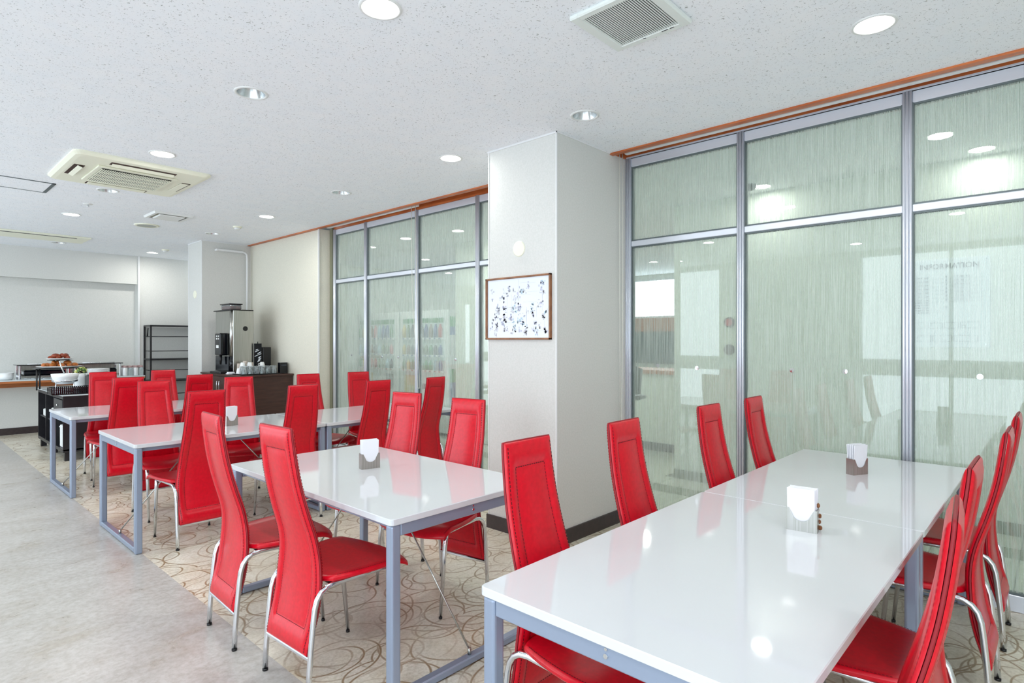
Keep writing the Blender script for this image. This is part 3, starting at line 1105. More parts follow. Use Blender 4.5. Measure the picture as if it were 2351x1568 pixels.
# loudspeaker
r = empty('ceiling_speaker', (2.266, 8.222, H), 0, 'round cream ceiling loudspeaker with a grey mesh', 'speaker')
MB().lathe([(.135, 0), (.135, -.006), (.12, -.012), (.105, -.010)], n=32).build('bezel', M['cream_plastic'], r)
MB().disc((0, 0, -.009), .106, 32).build('mesh_cover', mat('grey speaker mesh', (176, 180, 172), .6), r)
for i, (x, y, lb) in enumerate(((3.057, 7.494, 'round smoke detector on the ceiling near the cream wall'), (3.074, 10.222, 'small smoke detector beside the lamp near the back wall'))):
    r = empty('smoke_detector', (x, y, H), 0, lb, 'smoke detector', 'ceiling smoke detectors')
    MB().lathe([(.052, 0), (.052, -.012), (.046, -.018), (.04, -.02)], n=24).build('base', M['cream_plastic'], r)
    MB().lathe([(.036, -.018), (.036, -.032), (.026, -.04), (.001, -.042)], n=24).build('sensor_cap', M['white'], r)
r = empty('sprinkler_head', (1.497, 7.38, H), 0, 'tiny metal sprinkler head in a white ring near the air conditioner', 'sprinkler')
MB().lathe([(.045, 0), (.04, -.006), (.02, -.008), (.001, -.008)], n=20).build('ring', M['white'], r)
MB().lathe([(.008, -.006), (.008, -.025), (.014, -.028), (.001, -.03)], n=12).build('nozzle', M['chrome'], r)
r = empty('dome_camera', (5.12 - .17, 1.9, H - .05), 0, 'white dome camera with a dark lens on the corridor ceiling behind the glass', 'security camera')
MB().lathe([(.05, 0), (.055, -.05), (.05, -.07)], n=24).build('housing', M['white'], r)
MB().lathe([(.05, -.07), (.045, -.095), (.03, -.115), (.001, -.122)], n=24).build('lens_dome', M['gloss_black'], r)

# ================================================================== PILLAR FITTINGS
r = empty('wall_cover_plate', (PX, 2.84, 2.052), 0, 'round cream cover plate high on the near pillar', 'cover plate', 'round pillar cover plates')
vs = []
b = MB()
for rad, x in ((.056, 0), (.055, -.006), (.05, -.009), (.0005, -.010)):
    vs += [(x, rad * math.cos(2 * PI * k / 28), rad * math.sin(2 * PI * k / 28)) for k in range(28)]
b.add(vs, [(i * 28 + k, i * 28 + (k + 1) % 28, (i + 1) * 28 + (k + 1) % 28, (i + 1) * 28 + k) for i in range(3) for k in range(28)], 0, False)
b.build('plate', M['cream_plastic'], r)
dup(r, (PX, 9.13, 2.057), 0, 'round cream cover plate high on the far pillar')

r = empty('framed_picture', (PX, 2.85, 1.63), 0, 'framed pale line illustration with a thin brown wood frame on the near pillar', 'picture')
hw, hh = .312, .226
b = MB()
for (y0, y1, z0, z1) in ((-hw, hw, hh - .013, hh), (-hw, hw, -hh, -hh + .013), (-hw, -hw + .013, -hh, hh), (hw - .013, hw, -hh, hh)):
    b.b2(-.024, -.002, y0, y1, z0, z1, .002)
b.build('frame', M['wood_frame'], r)
pr = MB().b2(-.010, -.004, -hw + .01, hw - .01, -hh + .01, hh - .01).build('print', M['board'], r)
pal = [mat('pale lavender ink', (200, 202, 220), .7), mat('pale blue ink', (184, 208, 222), .7), mat('pale grey ink', (202, 204, 212), .7), mat('slate ink', (180, 185, 204), .7)]
b = MB()
rnd = random.Random(3)
for i in range(95):
    cy, cz = rnd.uniform(-.27, .27), rnd.uniform(-.185, .17)
    nb = rnd.randint(3, 7)
    mi = rnd.choice([0, 0, 2, 2, 1, 3])
    for j in range(nb):
        ry_, rz_ = rnd.uniform(.002, .010), rnd.uniform(.002, .012)
        yy, zz_ = cy + rnd.uniform(-.014, .014), cz + rnd.uniform(-.018, .018)
        b.disc((-.0106 - .0001 * (i % 7), yy, zz_), ry_, 7, 'x', mi, rz_)
for i in range(26):
    y, z = rnd.uniform(-.28, .1), rnd.uniform(-.19, .19)
    l = rnd.uniform(.05, .16)
    if i % 2:
        b.b2(-.0106, -.0102, y, y + l, z, z + .0012, mi=2)
    else:
        z = min(z, .05)
        b.b2(-.0106, -.0102, y, y + .0012, z, z + l, mi=2)
tag(b.build('printed_drawing', pal, pr), kind='stuff')

# ================================================================== BLIND HARDWARE
def blind(a, b_, lb, pts2):
    r = empty('roller_blind', (3.9, b_, H + .03), 0, lb, 'blind', 'blinds in the wooden pockets')
    sh = lambda q: (q[0] - 3.9, q[1] - b_, q[2] - H - .03)
    MB().b2(-.022, .016, a - b_, 0, -.027, .006, .003).build('head_rail', M['white'], r)
    for a2, c2 in ((a - b_ + .2, a - b_ + .24), (-.3, -.26)):
        MB().b2(-.012, .012, a2, c2, .004, .10).build('bracket', M['alu_dark'], r)
    for path in pts2:
        MB().tube([sh(q) for q in path], .0032, 6).build('pull_cord', M['cord'], r)


blind(YB + .1, 2.44, 'white blind rail above the right-hand glass, cords hanging beside the near pillar',
      [[(3.86, 2.47, H + .03), (3.86, 2.468, 1.5), (3.855, 2.462, .55)], [(3.90, 2.47, H + .03), (3.9, 2.468, 1.5), (3.87, 2.462, .55), (3.855, 2.462, .54)]])
blind(4.98, 6.80, 'white blind rail above the left-hand glass, cords hanging in front of the panes',
      [[(3.86, 5.04, H + .03), (3.86, 5.03, 1.9), (3.86, 4.93, .9)], [(3.88, 5.00, H + .03), (3.88, 4.98, 1.9), (3.86, 4.9, .9), (3.86, 4.93, .9)]])
tag(MB().tube([(3.74, 8.82, 1.2), (3.74, 8.82, 2.6), (3.735, 8.82, 2.66), (3.71, 8.82, 2.685), (3.66, 8.82, 2.69)], .015, 10).b2(3.3, 3.68, 8.80, 8.875, 2.675, 2.705, .004).build('cable_duct', M['edge']),
    'white cable duct along the top of the wall beside the far pillar', 'cable duct')

# safety dots on the glass
dots = [(1.27, 2.31, 'left-hand door bay'), (1.26, 1.92, 'left bay'), (1.235, 1.25, 'middle bay'), (1.225, .97, 'middle bay'), (1.19, .34, 'right bay')]
dot0 = None
GLY = [(2.13, 1.245), (1.845, 1.235), (1.265, 1.222), (.97, 1.217), (.34, 1.203)]
import itertools


def on_glass(px, py, X=GX + .01):
    F, CXp, HY = 1359., 1175.5, 781.
    a = math.atan(1461.5 / 1359)
    S_, C_ = math.sin(a), math.cos(a)
    l = (px - CXp) / F
    rx, ry, rz_ = S_ + l * C_, C_ - l * S_, -(py - HY) / F
    t = X / rx
    return ry * t, 1.4 + rz_ * t


names = ['leftmost of the dots on the right-hand partition', 'second dot from left on the right-hand partition', 'in the middle bay near its left mullion',
         'in the middle bay near its right mullion', 'dot in the rightmost bay of the right-hand partition',
         'leftmost dot on the left-hand partition', 'second dot from left on the left-hand partition', 'third dot from left on the left-hand partition',
         'fourth dot from left on the left-hand partition', 'rightmost dot on the left-hand partition']
for i, (px, py) in enumerate([(1510, 839), (1600, 845), (1818, 850), (1940, 853), (2250, 865), (807, 815), (845, 817), (877, 819), (914, 820), (1046, 825)]):
    y, z = on_glass(px, py)
    b = MB()
    vs = []
    for rad, x in ((.015, 0), (.0145, -.003), (.0005, -.0035)):
        vs += [(x, rad * math.cos(2 * PI * k / 20), rad * math.sin(2 * PI * k / 20)) for k in range(20)]
    b.add(vs, [(q * 20 + k, q * 20 + (k + 1) % 20, (q + 1) * 20 + (k + 1) % 20, (q + 1) * 20 + k) for q in range(2) for k in range(20)])
    o = b.build('glass_marker', M['chrome'], None, (GX + .012, y, z))
    tag(o, 'small round silver marker on the glass, ' + names[i], 'marker', 'silver marker dots on the glass')

# ================================================================== COFFEE CABINET CORNER
CBX0, CBX1, CBY0, CBY1, CBZ = 3.11, 3.80, 7.53, 8.84, .955
r = empty('coffee_cabinet', (3.11, 7.53, 0), 0, 'dark brown cabinet carrying the coffee machine and cups', 'cabinet')
lx, ly = CBX1 - CBX0, CBY1 - CBY0
MB().b2(.012, lx, .012, ly, .04, CBZ - .024).build('body', M['wood_dark'], r)
MB().b2(.03, lx, .03, ly, 0, .04).build('plinth', M['black'], r)
MB().b2(-.01, lx + .005, -.012, ly + .01, CBZ - .024, CBZ, .003).build('worktop', M['wood_dark'], r)
for i in range(2):
    y0 = .02 + i * (ly / 2 - .01)
    d = MB().b2(-.004, .012, y0, y0 + ly / 2 - .016, .05, CBZ - .036, .002).build('door', M['wood_dark'], r)
    yy = y0 + (ly / 2 - .05 if i == 0 else .035)
    MB().tube([(-.004, yy, .72), (-.024, yy, .73), (-.024, yy, .85), (-.004, yy, .86)], .005, 8).build('handle', M['chrome'], d)

# coffee machine
mx0, mx1, my0, my1, z0 = 3.19, 3.49, 8.03, 8.62, CBZ
r = empty('coffee_machine', (mx0, my0, z0), 0, 'tall stainless steel coffee machine with a round black badge', 'coffee machine')
w_, d_ = mx1 - mx0, my1 - my0
MB().b2(.03, w_, 0, d_, .03, .845, .006).build('housing', M['brushed'], r)
MB().b2(.0, w_, -.002, d_, .838, .852, .003).build('lid', M['black'], r)
MB().tube([(.03, .035, .23), (.03, .035, .838)], .032, 20).build('rounded_corner', M['brushed'], r)
MB().tube([(.03, .035, .03), (.03, .035, .23)], .0315, 20).build('lower_corner', M['gloss_black'], r)
MB().b2(-.004, .03, .06, .5, .03, .23).build('brew_bay', M['gloss_black'], r)
dp = MB().b2(-.085, .03, .14, .32, .24, .54, .018, seg=3).build('control_panel', M['gloss_black'], r)
b = MB()
for i in range(2):
    for j in range(2):
        b.b2(-.087, -.084, .17 + i * .06, .20 + i * .06, .455 + j * .035, .472 + j * .035)
b.b2(-.087, -.084, .18, .26, .34, .38)
b.build('buttons', M['white'], dp)
MB().tube([(-.04, .23, .12), (-.04, .23, .25)], [.012, .02], 12).build('spout', M['black'], r)
MB().b2(-.11, .06, .06, .42, 0, .03, .006).build('drip_tray', M['black'], r)
b = MB()
vs = [(.19 + .032 * math.cos(2 * PI * k / 24), yv, .6 + .032 * math.sin(2 * PI * k / 24)) for yv in (.002, -.004) for k in range(24)]
b.add(vs, [(k, (k + 1) % 24, 24 + (k + 1) % 24, 24 + k) for k in range(24)] + [[24 + k for k in range(24)]])
b.build('badge', M['black'], r)
hp = MB().b2(.01, .17, .06, .36, .852, .925, .02, seg=3).build('bean_hopper', M['smoke'], r)
MB().b2(.0, .18, .05, .37, .92, .935, .006).build('hopper_lid', M['gloss_black'], hp)
MB().b2(.025, .155, .08, .34, .856, .90).build('coffee_beans', M['bread_dark'], hp)

# things beside the machine
r = empty('coffee_poster_stand', (3.53, 7.99, CBZ), -.15, 'black upright promotional card with white steam picture beside the coffee machine', 'display card')
MB().b2(-.05, .05, -.006, .006, 0, .40, .002).build('card', M['gloss_black'], r)
b = MB()
rnd = random.Random(5)
for i in range(14):
    x, z = rnd.uniform(-.03, .03), .15 + i * .012
    b.add([(x - .014, -.0075, z), (x + .016, -.0075, z + .012), (x + .018, -.0075, z + .02), (x - .012, -.0075, z + .01)], [(0, 1, 2, 3)])
b.build('steam_picture', M['board'], r)
MB().tube([(0, 0, .4), (0, 0, .425)], .006, 8).build('hook', M['black'], r)
tag(MB().b2(3.60, 3.71, 7.98, 8.09, CBZ, CBZ + .35, .004).build('dark_canister', M['black']), 'tall black box behind the glasses beside the display card', 'box')
tag(MB().b2(3.68, 3.79, 7.66, 7.72, CBZ, CBZ + .145, .003).b2(3.70, 3.77, 7.657, 7.662, CBZ + .10, CBZ + .12, mi=1).build('menu_card_block', [M['gloss_black'], M['ink']]), 'small black sign block at the right end of the cabinet top', 'sign')
r = empty('serving_tray', (3.39, 7.70, CBZ), 0, 'flat black tray under the upturned glasses', 'tray')
MB().b2(-.25, .24, -.15, .15, 0, .008, .003).b2(-.25, .24, -.15, -.143, 0, .014).b2(-.25, -.243, -.15, .15, 0, .014).build('tray_body', M['black'], r)


def tumbler():
    return MB().lathe([(.001, .105), (.028, .105), (.03, .10), (.036, .002), (.034, 0), (.0335, .002), (.0275, .094), (.001, .096)], n=16)


def cup():
    r = empty('coffee_cup')
    MB().lathe([(.001, .074), (.022, .074), (.024, .07), (.04, .003), (.039, 0), (.037, .003), (.021, .066), (.001, .068)], n=18).build('cup_body', M['porcelain'], r)
    MB().tube([(.032, 0, .022), (.048, 0, .02), (.056, 0, .035), (.05, 0, .052), (.028, 0, .054)], .004, 6).build('handle', M['porcelain'], r)
    return r


g0 = tumbler().build('glass_tumbler', M['clear'])
first = True
for j in range(2):
    for i in range(6):
        o = g0 if first else g0.copy()
        if not first:
            C.objects.link(o)
        first = False
        o.location = (3.185 + .078 * i + .02 * j, 7.60 + .085 * j, CBZ + .008)
        tag(o, 'clear glass tumbler turned upside down on the black tray, ' + ('front' if j == 0 else 'back') + ' row', 'glass', 'upturned tumblers on the coffee cabinet')
c0 = cup()
cp = [(3.2, 7.79, 0), (3.29, 7.79, 0), (3.38, 7.79, 0), (3.47, 7.79, 0), (3.56, 7.79, 0), (3.245, 7.79, 1), (3.335, 7.79, 1), (3.5, 7.79, 1), (3.575, 7.79, 1.001)]
for i, (x, y, s) in enumerate(cp):
    if s > 1:
        continue
    o = c0 if i == 0 else copy_tree(c0)
    o.location = (x, y, CBZ + .008 + s * .074)
    o.rotation_euler = (0, 0, -.6 + i * .4)
    tag(o, 'white coffee cup upside down ' + (['', '', '', '', '', 'stacked at the left end', 'stacked in the middle', 'stacked at the right'][i] + ' of the cup row' if s else 'in the row behind the glasses'), 'cup', 'white cups on the coffee cabinet')
for i, (x, y, h) in enumerate(((3.25, 7.90, .14), (3.325, 7.90, .17), (3.40, 7.90, .15))):
    b = MB()
    nst = 3 + i % 2
    b.lathe([(.001, h), (.026, h), (.028, h - .004)] + [q for s in range(nst) for q in ((.030 + .001 * s, h - .01 - s * .014), (.028 + .001 * s, h - .014 - s * .014))] + [(.037, 0)], n=16)
    tag(b.build('paper_cup_stack', M['beige_cup'], None, (x, y, CBZ)), ['left', 'tallest middle', 'right'][i] + ' stack of beige paper cups against the coffee machine', 'cup stack', 'stacks of paper cups')
b = MB().b2(-.05, .05, -.03, .03, 0, .012, .003)
b.b2(-.04, .045, -.028, .028, .012, .03, .005)
tag(b.build('folded_cloth', M['paper'], None, (3.16, 7.96, CBZ), ), 'white folded cloth left of the cups on the coffee cabinet', 'cloth')

# ================================================================== METAL SHELF BY THE BACK WALL
r = empty('storage_shelf', (3.08, 11.0, 0), 0, 'tall dark metal shelf rack against the back wall beside the far pillar', 'shelf')
W_, D_, HS = .86, .33, 1.66
for x in (0, W_):
    for y in (0, D_):
        MB().b2(x, x + .025, y, y + .025, 0, HS - .02).build('post', M['black_wood'], r)
for i, z in enumerate((.3, .72, 1.08, 1.64)):
    MB().b2(0, W_ + .025, 0, D_ + .025, z - .012, z + .012, .003).build('shelf_board', M['black_wood'], r)
for z in (.5, .9, 1.22, 1.46):
    MB().tube([(.0125, .0125, z), (W_ + .0125, .0125, z)], .007, 8).build('rail', M['black_wood'], r)
    MB().tube([(.0125, .0125, z), (.0125, D_ + .0125, z)], .007, 8).build('rail', M['black_wood'], r)
tag(MB().tube([(3.0925, 11.15, 1.6), (3.08, 11.13, 1.55), (3.075, 11.14, 1.47), (3.085, 11.16, 1.46), (3.0925, 11.17, 1.52), (3.0925, 11.16, 1.6)], .009, 8).build('black_strap', M['black']), 'black strap loop hanging at the top corner of the metal shelf', 'strap')

# ================================================================== BUFFET SHELF AND FOOD
struct_c = empty('buffet_counter', (0, 0, 0), 0, 'long wall shelf with a white top and orange wood edge carrying the buffet', 'counter')
MB().b2(XL, 2.995, 10.952, YF + .155, .811, .830).build('worktop', M['grey_top'], struct_c)
MB().b2(XL, 2.995, 10.955, 10.98, .780, .811, .002).build('front_edge', M['wood_light'], struct_c)
MB().b2(XL, 2.995, YF - .06, YF - .001, .70, .80).build('wall_batten', M['wood_light'], struct_c)
CZ = .83


def chafing(x0, x1, y, label):
    L_ = x1 - x0
    r = empty('chafing_dish', (x0, y, CZ), 0, label, 'chafing dish', 'chafing dishes on the buffet shelf')
    MB().b2(.03, L_ - .03, .02, .30, .02, .05, .004).build('water_pan', M['brushed'], r)
    for x in (.02, L_ - .02):
        for yy in (.02, .3):
            MB().b2(x - .012, x + .012, yy - .012, yy + .012, 0, .20, .003).build('leg', M['chrome'], r)
    MB().b2(.06, L_ - .06, .03, .28, .05, .13, .02).build('food_pan', M['gloss_black'], r)
    MB().b2(-.02, L_ + .02, .0, .32, .20, .212, .004).build('top_deck', M['gloss_black'], r)
    MB().b2(.03, L_ - .03, .285, .29, .05, .20).build('back_plate', M['brushed'], r)
    MB().tube([(.1, .0, .222), (L_ - .1, .0, .222)], .006, 8).build('handle', M['chrome'], r)
    return r


chafing(1.40, 2.02, 11.0, 'left buffet warmer with a black tray under a glossy deck')
chafing(2.06, 2.68, 11.0, 'right buffet warmer with a brown tray under a glossy deck')
r = empty('soup_bowl', (1.27, 11.12, CZ), 0, 'plain white round dish at the left edge on the buffet shelf', 'bowl')
MB().lathe([(.001, 0), (.075, 0), (.09, .02), (.095, .10), (.09, .10), (.084, .03), (.001, .012)], n=24).build('bowl_body', M['porcelain'], r)
for i, x in enumerate((1.50, 1.58, 1.66, 1.80, 1.86)):
    r = empty('serving_spoon', (x, 10.965 + .03, CZ), .3 - i * .17, 'steel serving utensil lying in front of the left warmer', 'spoon', 'serving utensils on the buffet shelf')
    MB().tube([(0, 0, .006), (.11, 0, .012)], .004, 6).build('handle', M['chrome'], r)
    MB().lathe([(.001, .0), (.02, .004), (.026, .016)], c=(-.02, 0, 0), n=14, sx=1.3).build('bowl', M['chrome'], r)
# cups / jars crowd to the right of the warmers
rnd = random.Random(11)
for i in range(8):
    x, y = 2.73 + .075 * (i % 4), 11.03 + .09 * (i // 4)
    r = empty('covered_glass_jar', (x, y, CZ), rnd.uniform(0, 3), 'small glass jar with a pinkish lid on the buffet shelf, ' + ('front row' if i < 4 else 'back row'), 'jar', 'lidded jars on the buffet shelf')
    MB().lathe([(.001, 0), (.03, 0), (.0345, .01), (.0345, .11), (.026, .13)], n=14).build('jar_body', M['clear'] if i % 2 else M['porcelain'], r)
    MB().lathe([(.028, .129), (.028, .155), (.022, .16), (.001, .16)], n=14).build('lid', mat('dusty pink lid', (170, 140, 138), .5) if i == 0 else bpy.data.materials['dusty pink lid'], r)

# cart
KX, KY0, KY1, KZ = 1.47, 8.42, 9.95, .765
KW = .95
r = empty('buffet_cart', (KX, KY0, 0), 0, 'black brown sideboard cart with a pale glass top in front of the buffet shelf', 'cart')
ky = KY1 - KY0
MB().b2(-.01, KW + .01, -.01, ky + .01, KZ - .012, KZ, .002).build('glass_top', M['grey_top'], r)
MB().b2(0, KW, 0, ky, KZ - .05, KZ - .012).build('top_frame', M['black_wood'], r)
MB().b2(0, KW, 0, .02, .12, KZ - .05).build('end_panel', M['black_wood'], r)
MB().b2(0, KW, ky - .02, ky, .12, KZ - .05).build('end_panel', M['black_wood'], r)
for y in (.52, 1.02):
    MB().b2(0, KW, y - .01, y + .01, .12, KZ - .05).build('divider', M['black_wood'], r)
MB().b2(0, KW, 0, ky, .1, .14, .003).build('bottom_board', M['black_wood'], r)
MB().b2(.02, KW - .02, .53, ky - .02, .40, .42).build('shelf_board', M['black_wood'], r)
MB().b2(KW / 2 - .01, KW / 2 + .01, .02, ky - .02, .14, KZ - .05).build('back_panel', M['black_wood'], r)
for y in (.02, .75, ky - .08):
    for x in (.02, KW - .08):
        MB().b2(x, x + .06, y, y + .06, 0, .1).build('foot', M['black_wood'], r)
d = MB().b2(-.004, .012, .03, .50, KZ - .2, KZ - .06, .002).build('drawer', M['black_wood'], r)
MB().tube([(-.004, .26, KZ - .13), (-.02, .26, KZ - .13)], .011, 12).build('knob', M['chrome'], d)
for i, (y, z, h, lb) in enumerate(((KY0 + .10, .14, .26, 'white lidded bin low in the buffet cart'), (KY0 + .3, .42, .14, 'white box on the middle shelf of the buffet cart'), (KY0 + 1.12, .42, .09, 'white folded linen on the far shelf of the buffet cart'))):
    b = MB().b2(KX + .02, KX + .24, y, y + .2, z, z + h, .012, seg=2)
    if i == 0:
        b.b2(KX + .015, KX + .245, y - .005, y + .205, z + h - .03, z + h - .02)
    elif i == 1:
        b = MB().b2(KX + .02, KX + .24, KY0 + .54, KY0 + .80, z, z + h, .012, seg=2)
    tag(b.build(['waste_bin', 'storage_box', 'folded_linen'][i], M['white']), lb, ['bin', 'box', 'linen'][i])


def k_pt(px, y):
    F, CXp = 1359., 1175.5
    a = math.atan(1461.5 / 1359)
    S_, C_ = math.sin(a), math.cos(a)
    l = (px - CXp) / F
    return y * (S_ + l * C_) / (C_ - l * S_)


# black tray
r = empty('black_basket', (k_pt(165, 8.62), 8.62, KZ), 0, 'black ribbed basket at the front of the cart top', 'basket')
b = MB()
hx, hy = .21, .12
for i in range(22):
    x = -hx + 2 * hx * i / 21
    for y in (-hy, hy):
        b.b2(x - .006, x + .006, y - .004, y + .004, .005, .08)
for i in range(12):
    y = -hy + 2 * hy * i / 11
    for x in (-hx, hx):
        b.b2(x - .004, x + .004, y - .006, y + .006, .005, .08)
b.b2(-hx, hx, -hy, hy, 0, .01)
for z in (.04, .082):
    b.b2(-hx - .006, hx + .006, -hy - .006, -hy + .004, z - .006, z).b2(-hx - .006, hx + .006, hy - .004, hy + .006, z - .006, z)
    b.b2(-hx - .006, -hx + .004, -hy, hy, z - .006, z).b2(hx - .004, hx + .006, -hy, hy, z - .006, z)
b.build('basket_body', M['gloss_black'], r)
# chafing bowl on stand
r = empty('soup_tureen', (k_pt(149, 8.95), 8.95, KZ), 0, 'round white and steel soup warmer on a stand with a ladle handle', 'soup warmer')
MB().lathe([(.001, .10), (.08, .10), (.115, .13), (.135, .19), (.14, .225), (.132, .225), (.125, .19), (.001, .13)], n=28).build('bowl', M['porcelain'], r)
MB().lathe([(.118, .125), (.13, .13), (.132, .15), (.12, .155)], n=28).build('steel_band', M['chrome'], r)
for a in range(4):
    an = a * PI / 2 + .6
    MB().tube([(.12 * math.cos(an), .12 * math.sin(an), .14), (.13 * math.cos(an), .13 * math.sin(an), .0)], .006, 8).build('leg', M['chrome'], r)
MB().lathe([(.001, .0), (.10, .0), (.11, .008), (.001, .03)], n=24).build('base', M['chrome'], r)
MB().tube([(.02, 0, .16), (-.03, .02, .30), (-.05, .03, .38)], .007, 8).build('ladle_handle', M['chrome'], r)
# two tier bread stand
r = empty('bread_stand', (k_pt(139, 9.60), 9.60, KZ), 0, 'black two-tier stand holding bread platters behind the soup warmer', 'stand')
for x in (-.26, -.2, .2, .26):
    MB().tube([(x, -.1 if abs(x) > .22 else .1, 0), (x, -.1 if abs(x) > .22 else .1, .27)], .009, 8).build('leg', M['black'], r)
MB().b2(-.28, .26, -.14, .14, .265, .275, .003).build('shelf_plate', M['black'], r)
MB().tube([(.0, .12, .275), (.0, .12, .375)], .012, 8).build('post', M['black'], r)
MB().b2(-.12, .12, -.1, .14, .372, .378, .002).build('upper_plate', M['black'], r)
bsx = r.location.x


def platter(name, loc, rx, label):
    p_ = MB().lathe([(.001, 0), (.6, 0), (1.0, .10), (.97, .11), (.6, .03), (.001, .03)], n=28)
    p_.v = [(v[0] * rx, v[1] * rx * .55, v[2] * .2) for v in p_.v]
    return tag(p_.build(name, M['porcelain'], None, loc), label, 'platter', 'white bread platters')


platter('bread_platter', (bsx - .01, 9.60, KZ + .276), .25, 'white oval platter of rolls on the lower tier')
platter('bread_platter', (bsx + .0, 9.61, KZ + .379), .15, 'white oval platter of dark pastry on the upper tier')
# rolls
b = MB()
pr_ = []
n = 10
pts = [(math.sin(a) * .045, math.cos(a) * .02, 0) for a in [(-1.2 + 2.4 * i / n) for i in range(n + 1)]]
rs = [.006 + .019 * math.sin(PI * i / n) ** .8 * (1 + .12 * (i % 2)) for i in range(n + 1)]
b.tube(pts, rs, 10)
roll0 = b.build('croissant', M['bread'])
rnd = random.Random(4)
spots = [(-.15, -.03, 0), (-.07, -.05, 0), (.02, -.04, 0), (.11, -.05, 0), (.17, .0, 0), (-.11, .05, 0), (-.02, .05, 0), (.08, .05, 0), (-.08, 0, 1), (.0, .0, 1), (.08, 0, 1)]
for i, (dx, dy, l) in enumerate(spots):
    o = roll0 if i == 0 else roll0.copy()
    if i:
        C.objects.link(o)
    o.location = (bsx - .01 + dx, 9.60 + dy, KZ + .311 + l * .032)
    o.rotation_euler = (0, 0, rnd.uniform(0, 6))
    o.scale = (1, 1, 1.1)
    tag(o, 'golden bread roll ' + ('on top of the heap' if l else 'in the bottom layer') + ' on the lower platter', 'bread', 'bread rolls on the lower platter')
for i in range(6):
    o = roll0.copy()
    o.data = roll0.data.copy()
    o.data.materials[0] = M['bread_dark']
    C.objects.link(o)
    o.name = 'dark_pastry'
    o.location = (bsx + [-.085, 0, .085, -.045, .045, 0][i], 9.61 + [0, -.02, 0, .02, .02, 0][i], KZ + .408 + (.026 if i > 2 else 0))
    o.rotation_euler = (0, 0, i)
    tag(o, 'dark brown pastry on the upper platter, ' + ('upper layer' if i > 2 else 'lower layer'), 'pastry', 'dark pastries on the upper platter')
# salad bowl in a white jar, plates
r = empty('salad_pot', (k_pt(188, 9.22), 9.22, KZ), 0, 'white pot heaped with green salad behind the red chair', 'salad bowl')
MB().lathe([(.001, 0), (.07, 0), (.085, .03), (.085, .15), (.11, .21), (.105, .21), (.08, .15), (.001, .14)], n=24).build('pot', M['porcelain'], r)
b = MB()
rnd = random.Random(9)
for i in range(110):
    a, q = rnd.uniform(0, 2 * PI), rnd.uniform(0, .105)
    z = .20 + .075 * (1 - (q / .11) ** 2) + rnd.uniform(-.012, .012)
    c = Vector((q * math.cos(a), q * math.sin(a), z))
    u = Vector((rnd.uniform(-1, 1), rnd.uniform(-1, 1), rnd.uniform(-.6, .6))).normalized() * .02
    v = u.orthogonal().normalized() * .012
    b.add([c - u, c + v, c + u, c - v], [(0, 1, 2, 3)], rnd.choice([0, 0, 1]))
tag(b.build('salad_leaves', [M['salad'], M['plant_dark']], r), kind='stuff')
pl0 = MB().lathe([(.001, 0), (.07, 0), (.12, .010), (.12, .014), (.07, .005), (.001, .004)], n=24)
p0 = None
tx, ty = k_pt(226, 8.95), 8.95
r = empty('plate_riser', (tx, ty, KZ), 0, 'black riser under the stack of plates, hidden behind a red chair', 'riser')
MB().b2(-.12, .12, -.12, .12, 0, .19, .004).b2(-.1, .1, -.1, .1, .19, .20).build('riser_body', M['black_wood'], r)
for i in range(7):
    o = pl0.build('plate', M['porcelain']) if i == 0 else p0.copy()
    if i:
        C.objects.link(o)
    else:
        p0 = o
    o.location = (tx, ty, KZ + .20 + i * .0105)
    tag(o, 'white plate in the stack on the cart, ' + ('topmost' if i == 6 else 'under the topmost'), 'plate', 'stack of white plates')

# ================================================================== CORRIDOR THINGS
# information board, text runs along -y as seen from the dining room
bx = CX - .012
FACE = lambda y, z: Matrix(((0, 0, -1, -.014), (-1, 0, 0, y), (0, 1, 0, z), (0, 0, 0, 1)))
y_l, y_r, zb, zt = .865, .385, 1.345, 2.02
r = empty('information_board', (CX, 0, 0), 0, 'white acrylic INFORMATION board with floor list and plan on the corridor wall', 'sign')
MB().b2(-.012, -.002, y_r, y_l + .05, zb, zt, .002).build('board', M['board'], r)
ty = .60
text_mesh('heading', 'INFORMATION', .054, M['ink_dark'], r, FACE(.815, 1.945))
rows = [('Guest Room', '8F', '801 - 818'), ('Guest Room', '7F', '701 - 718'), ('Guest Room', '6F', '601 - 618'), ('Guest Room', '5F', '501 - 518'), ('Guest Room', '4F', '401 - 418'),
        ('Guest Room', '3F', '301 - 318'), ('Guest Room', '2F', '201 - 218'), ('Breakfast Room', '', ''), ('Vending Machine', '', ''), ('Business Corner', '1F', ''), ('Massage Corner', '', ''), ('Laundromat', '', '')]
z = 1.905
ln = MB()
for i, (a, f, c) in enumerate(rows):
    st = .029 if i < 7 else .019
    z -= st
    text_mesh('list_line', a, .017, M['ink'], r, FACE(.75, z), 'RIGHT')
    if f:
        text_mesh('list_line', f, .019, M['ink_dark'], r, FACE(.655, z))
    if c:
        text_mesh('list_line', '客室 ' + c, .016, M['ink'], r, FACE(.60, z))
    if i < 7:
        ln.b2(-.0135, -.012, .43, .88, z - .009, z - .008)
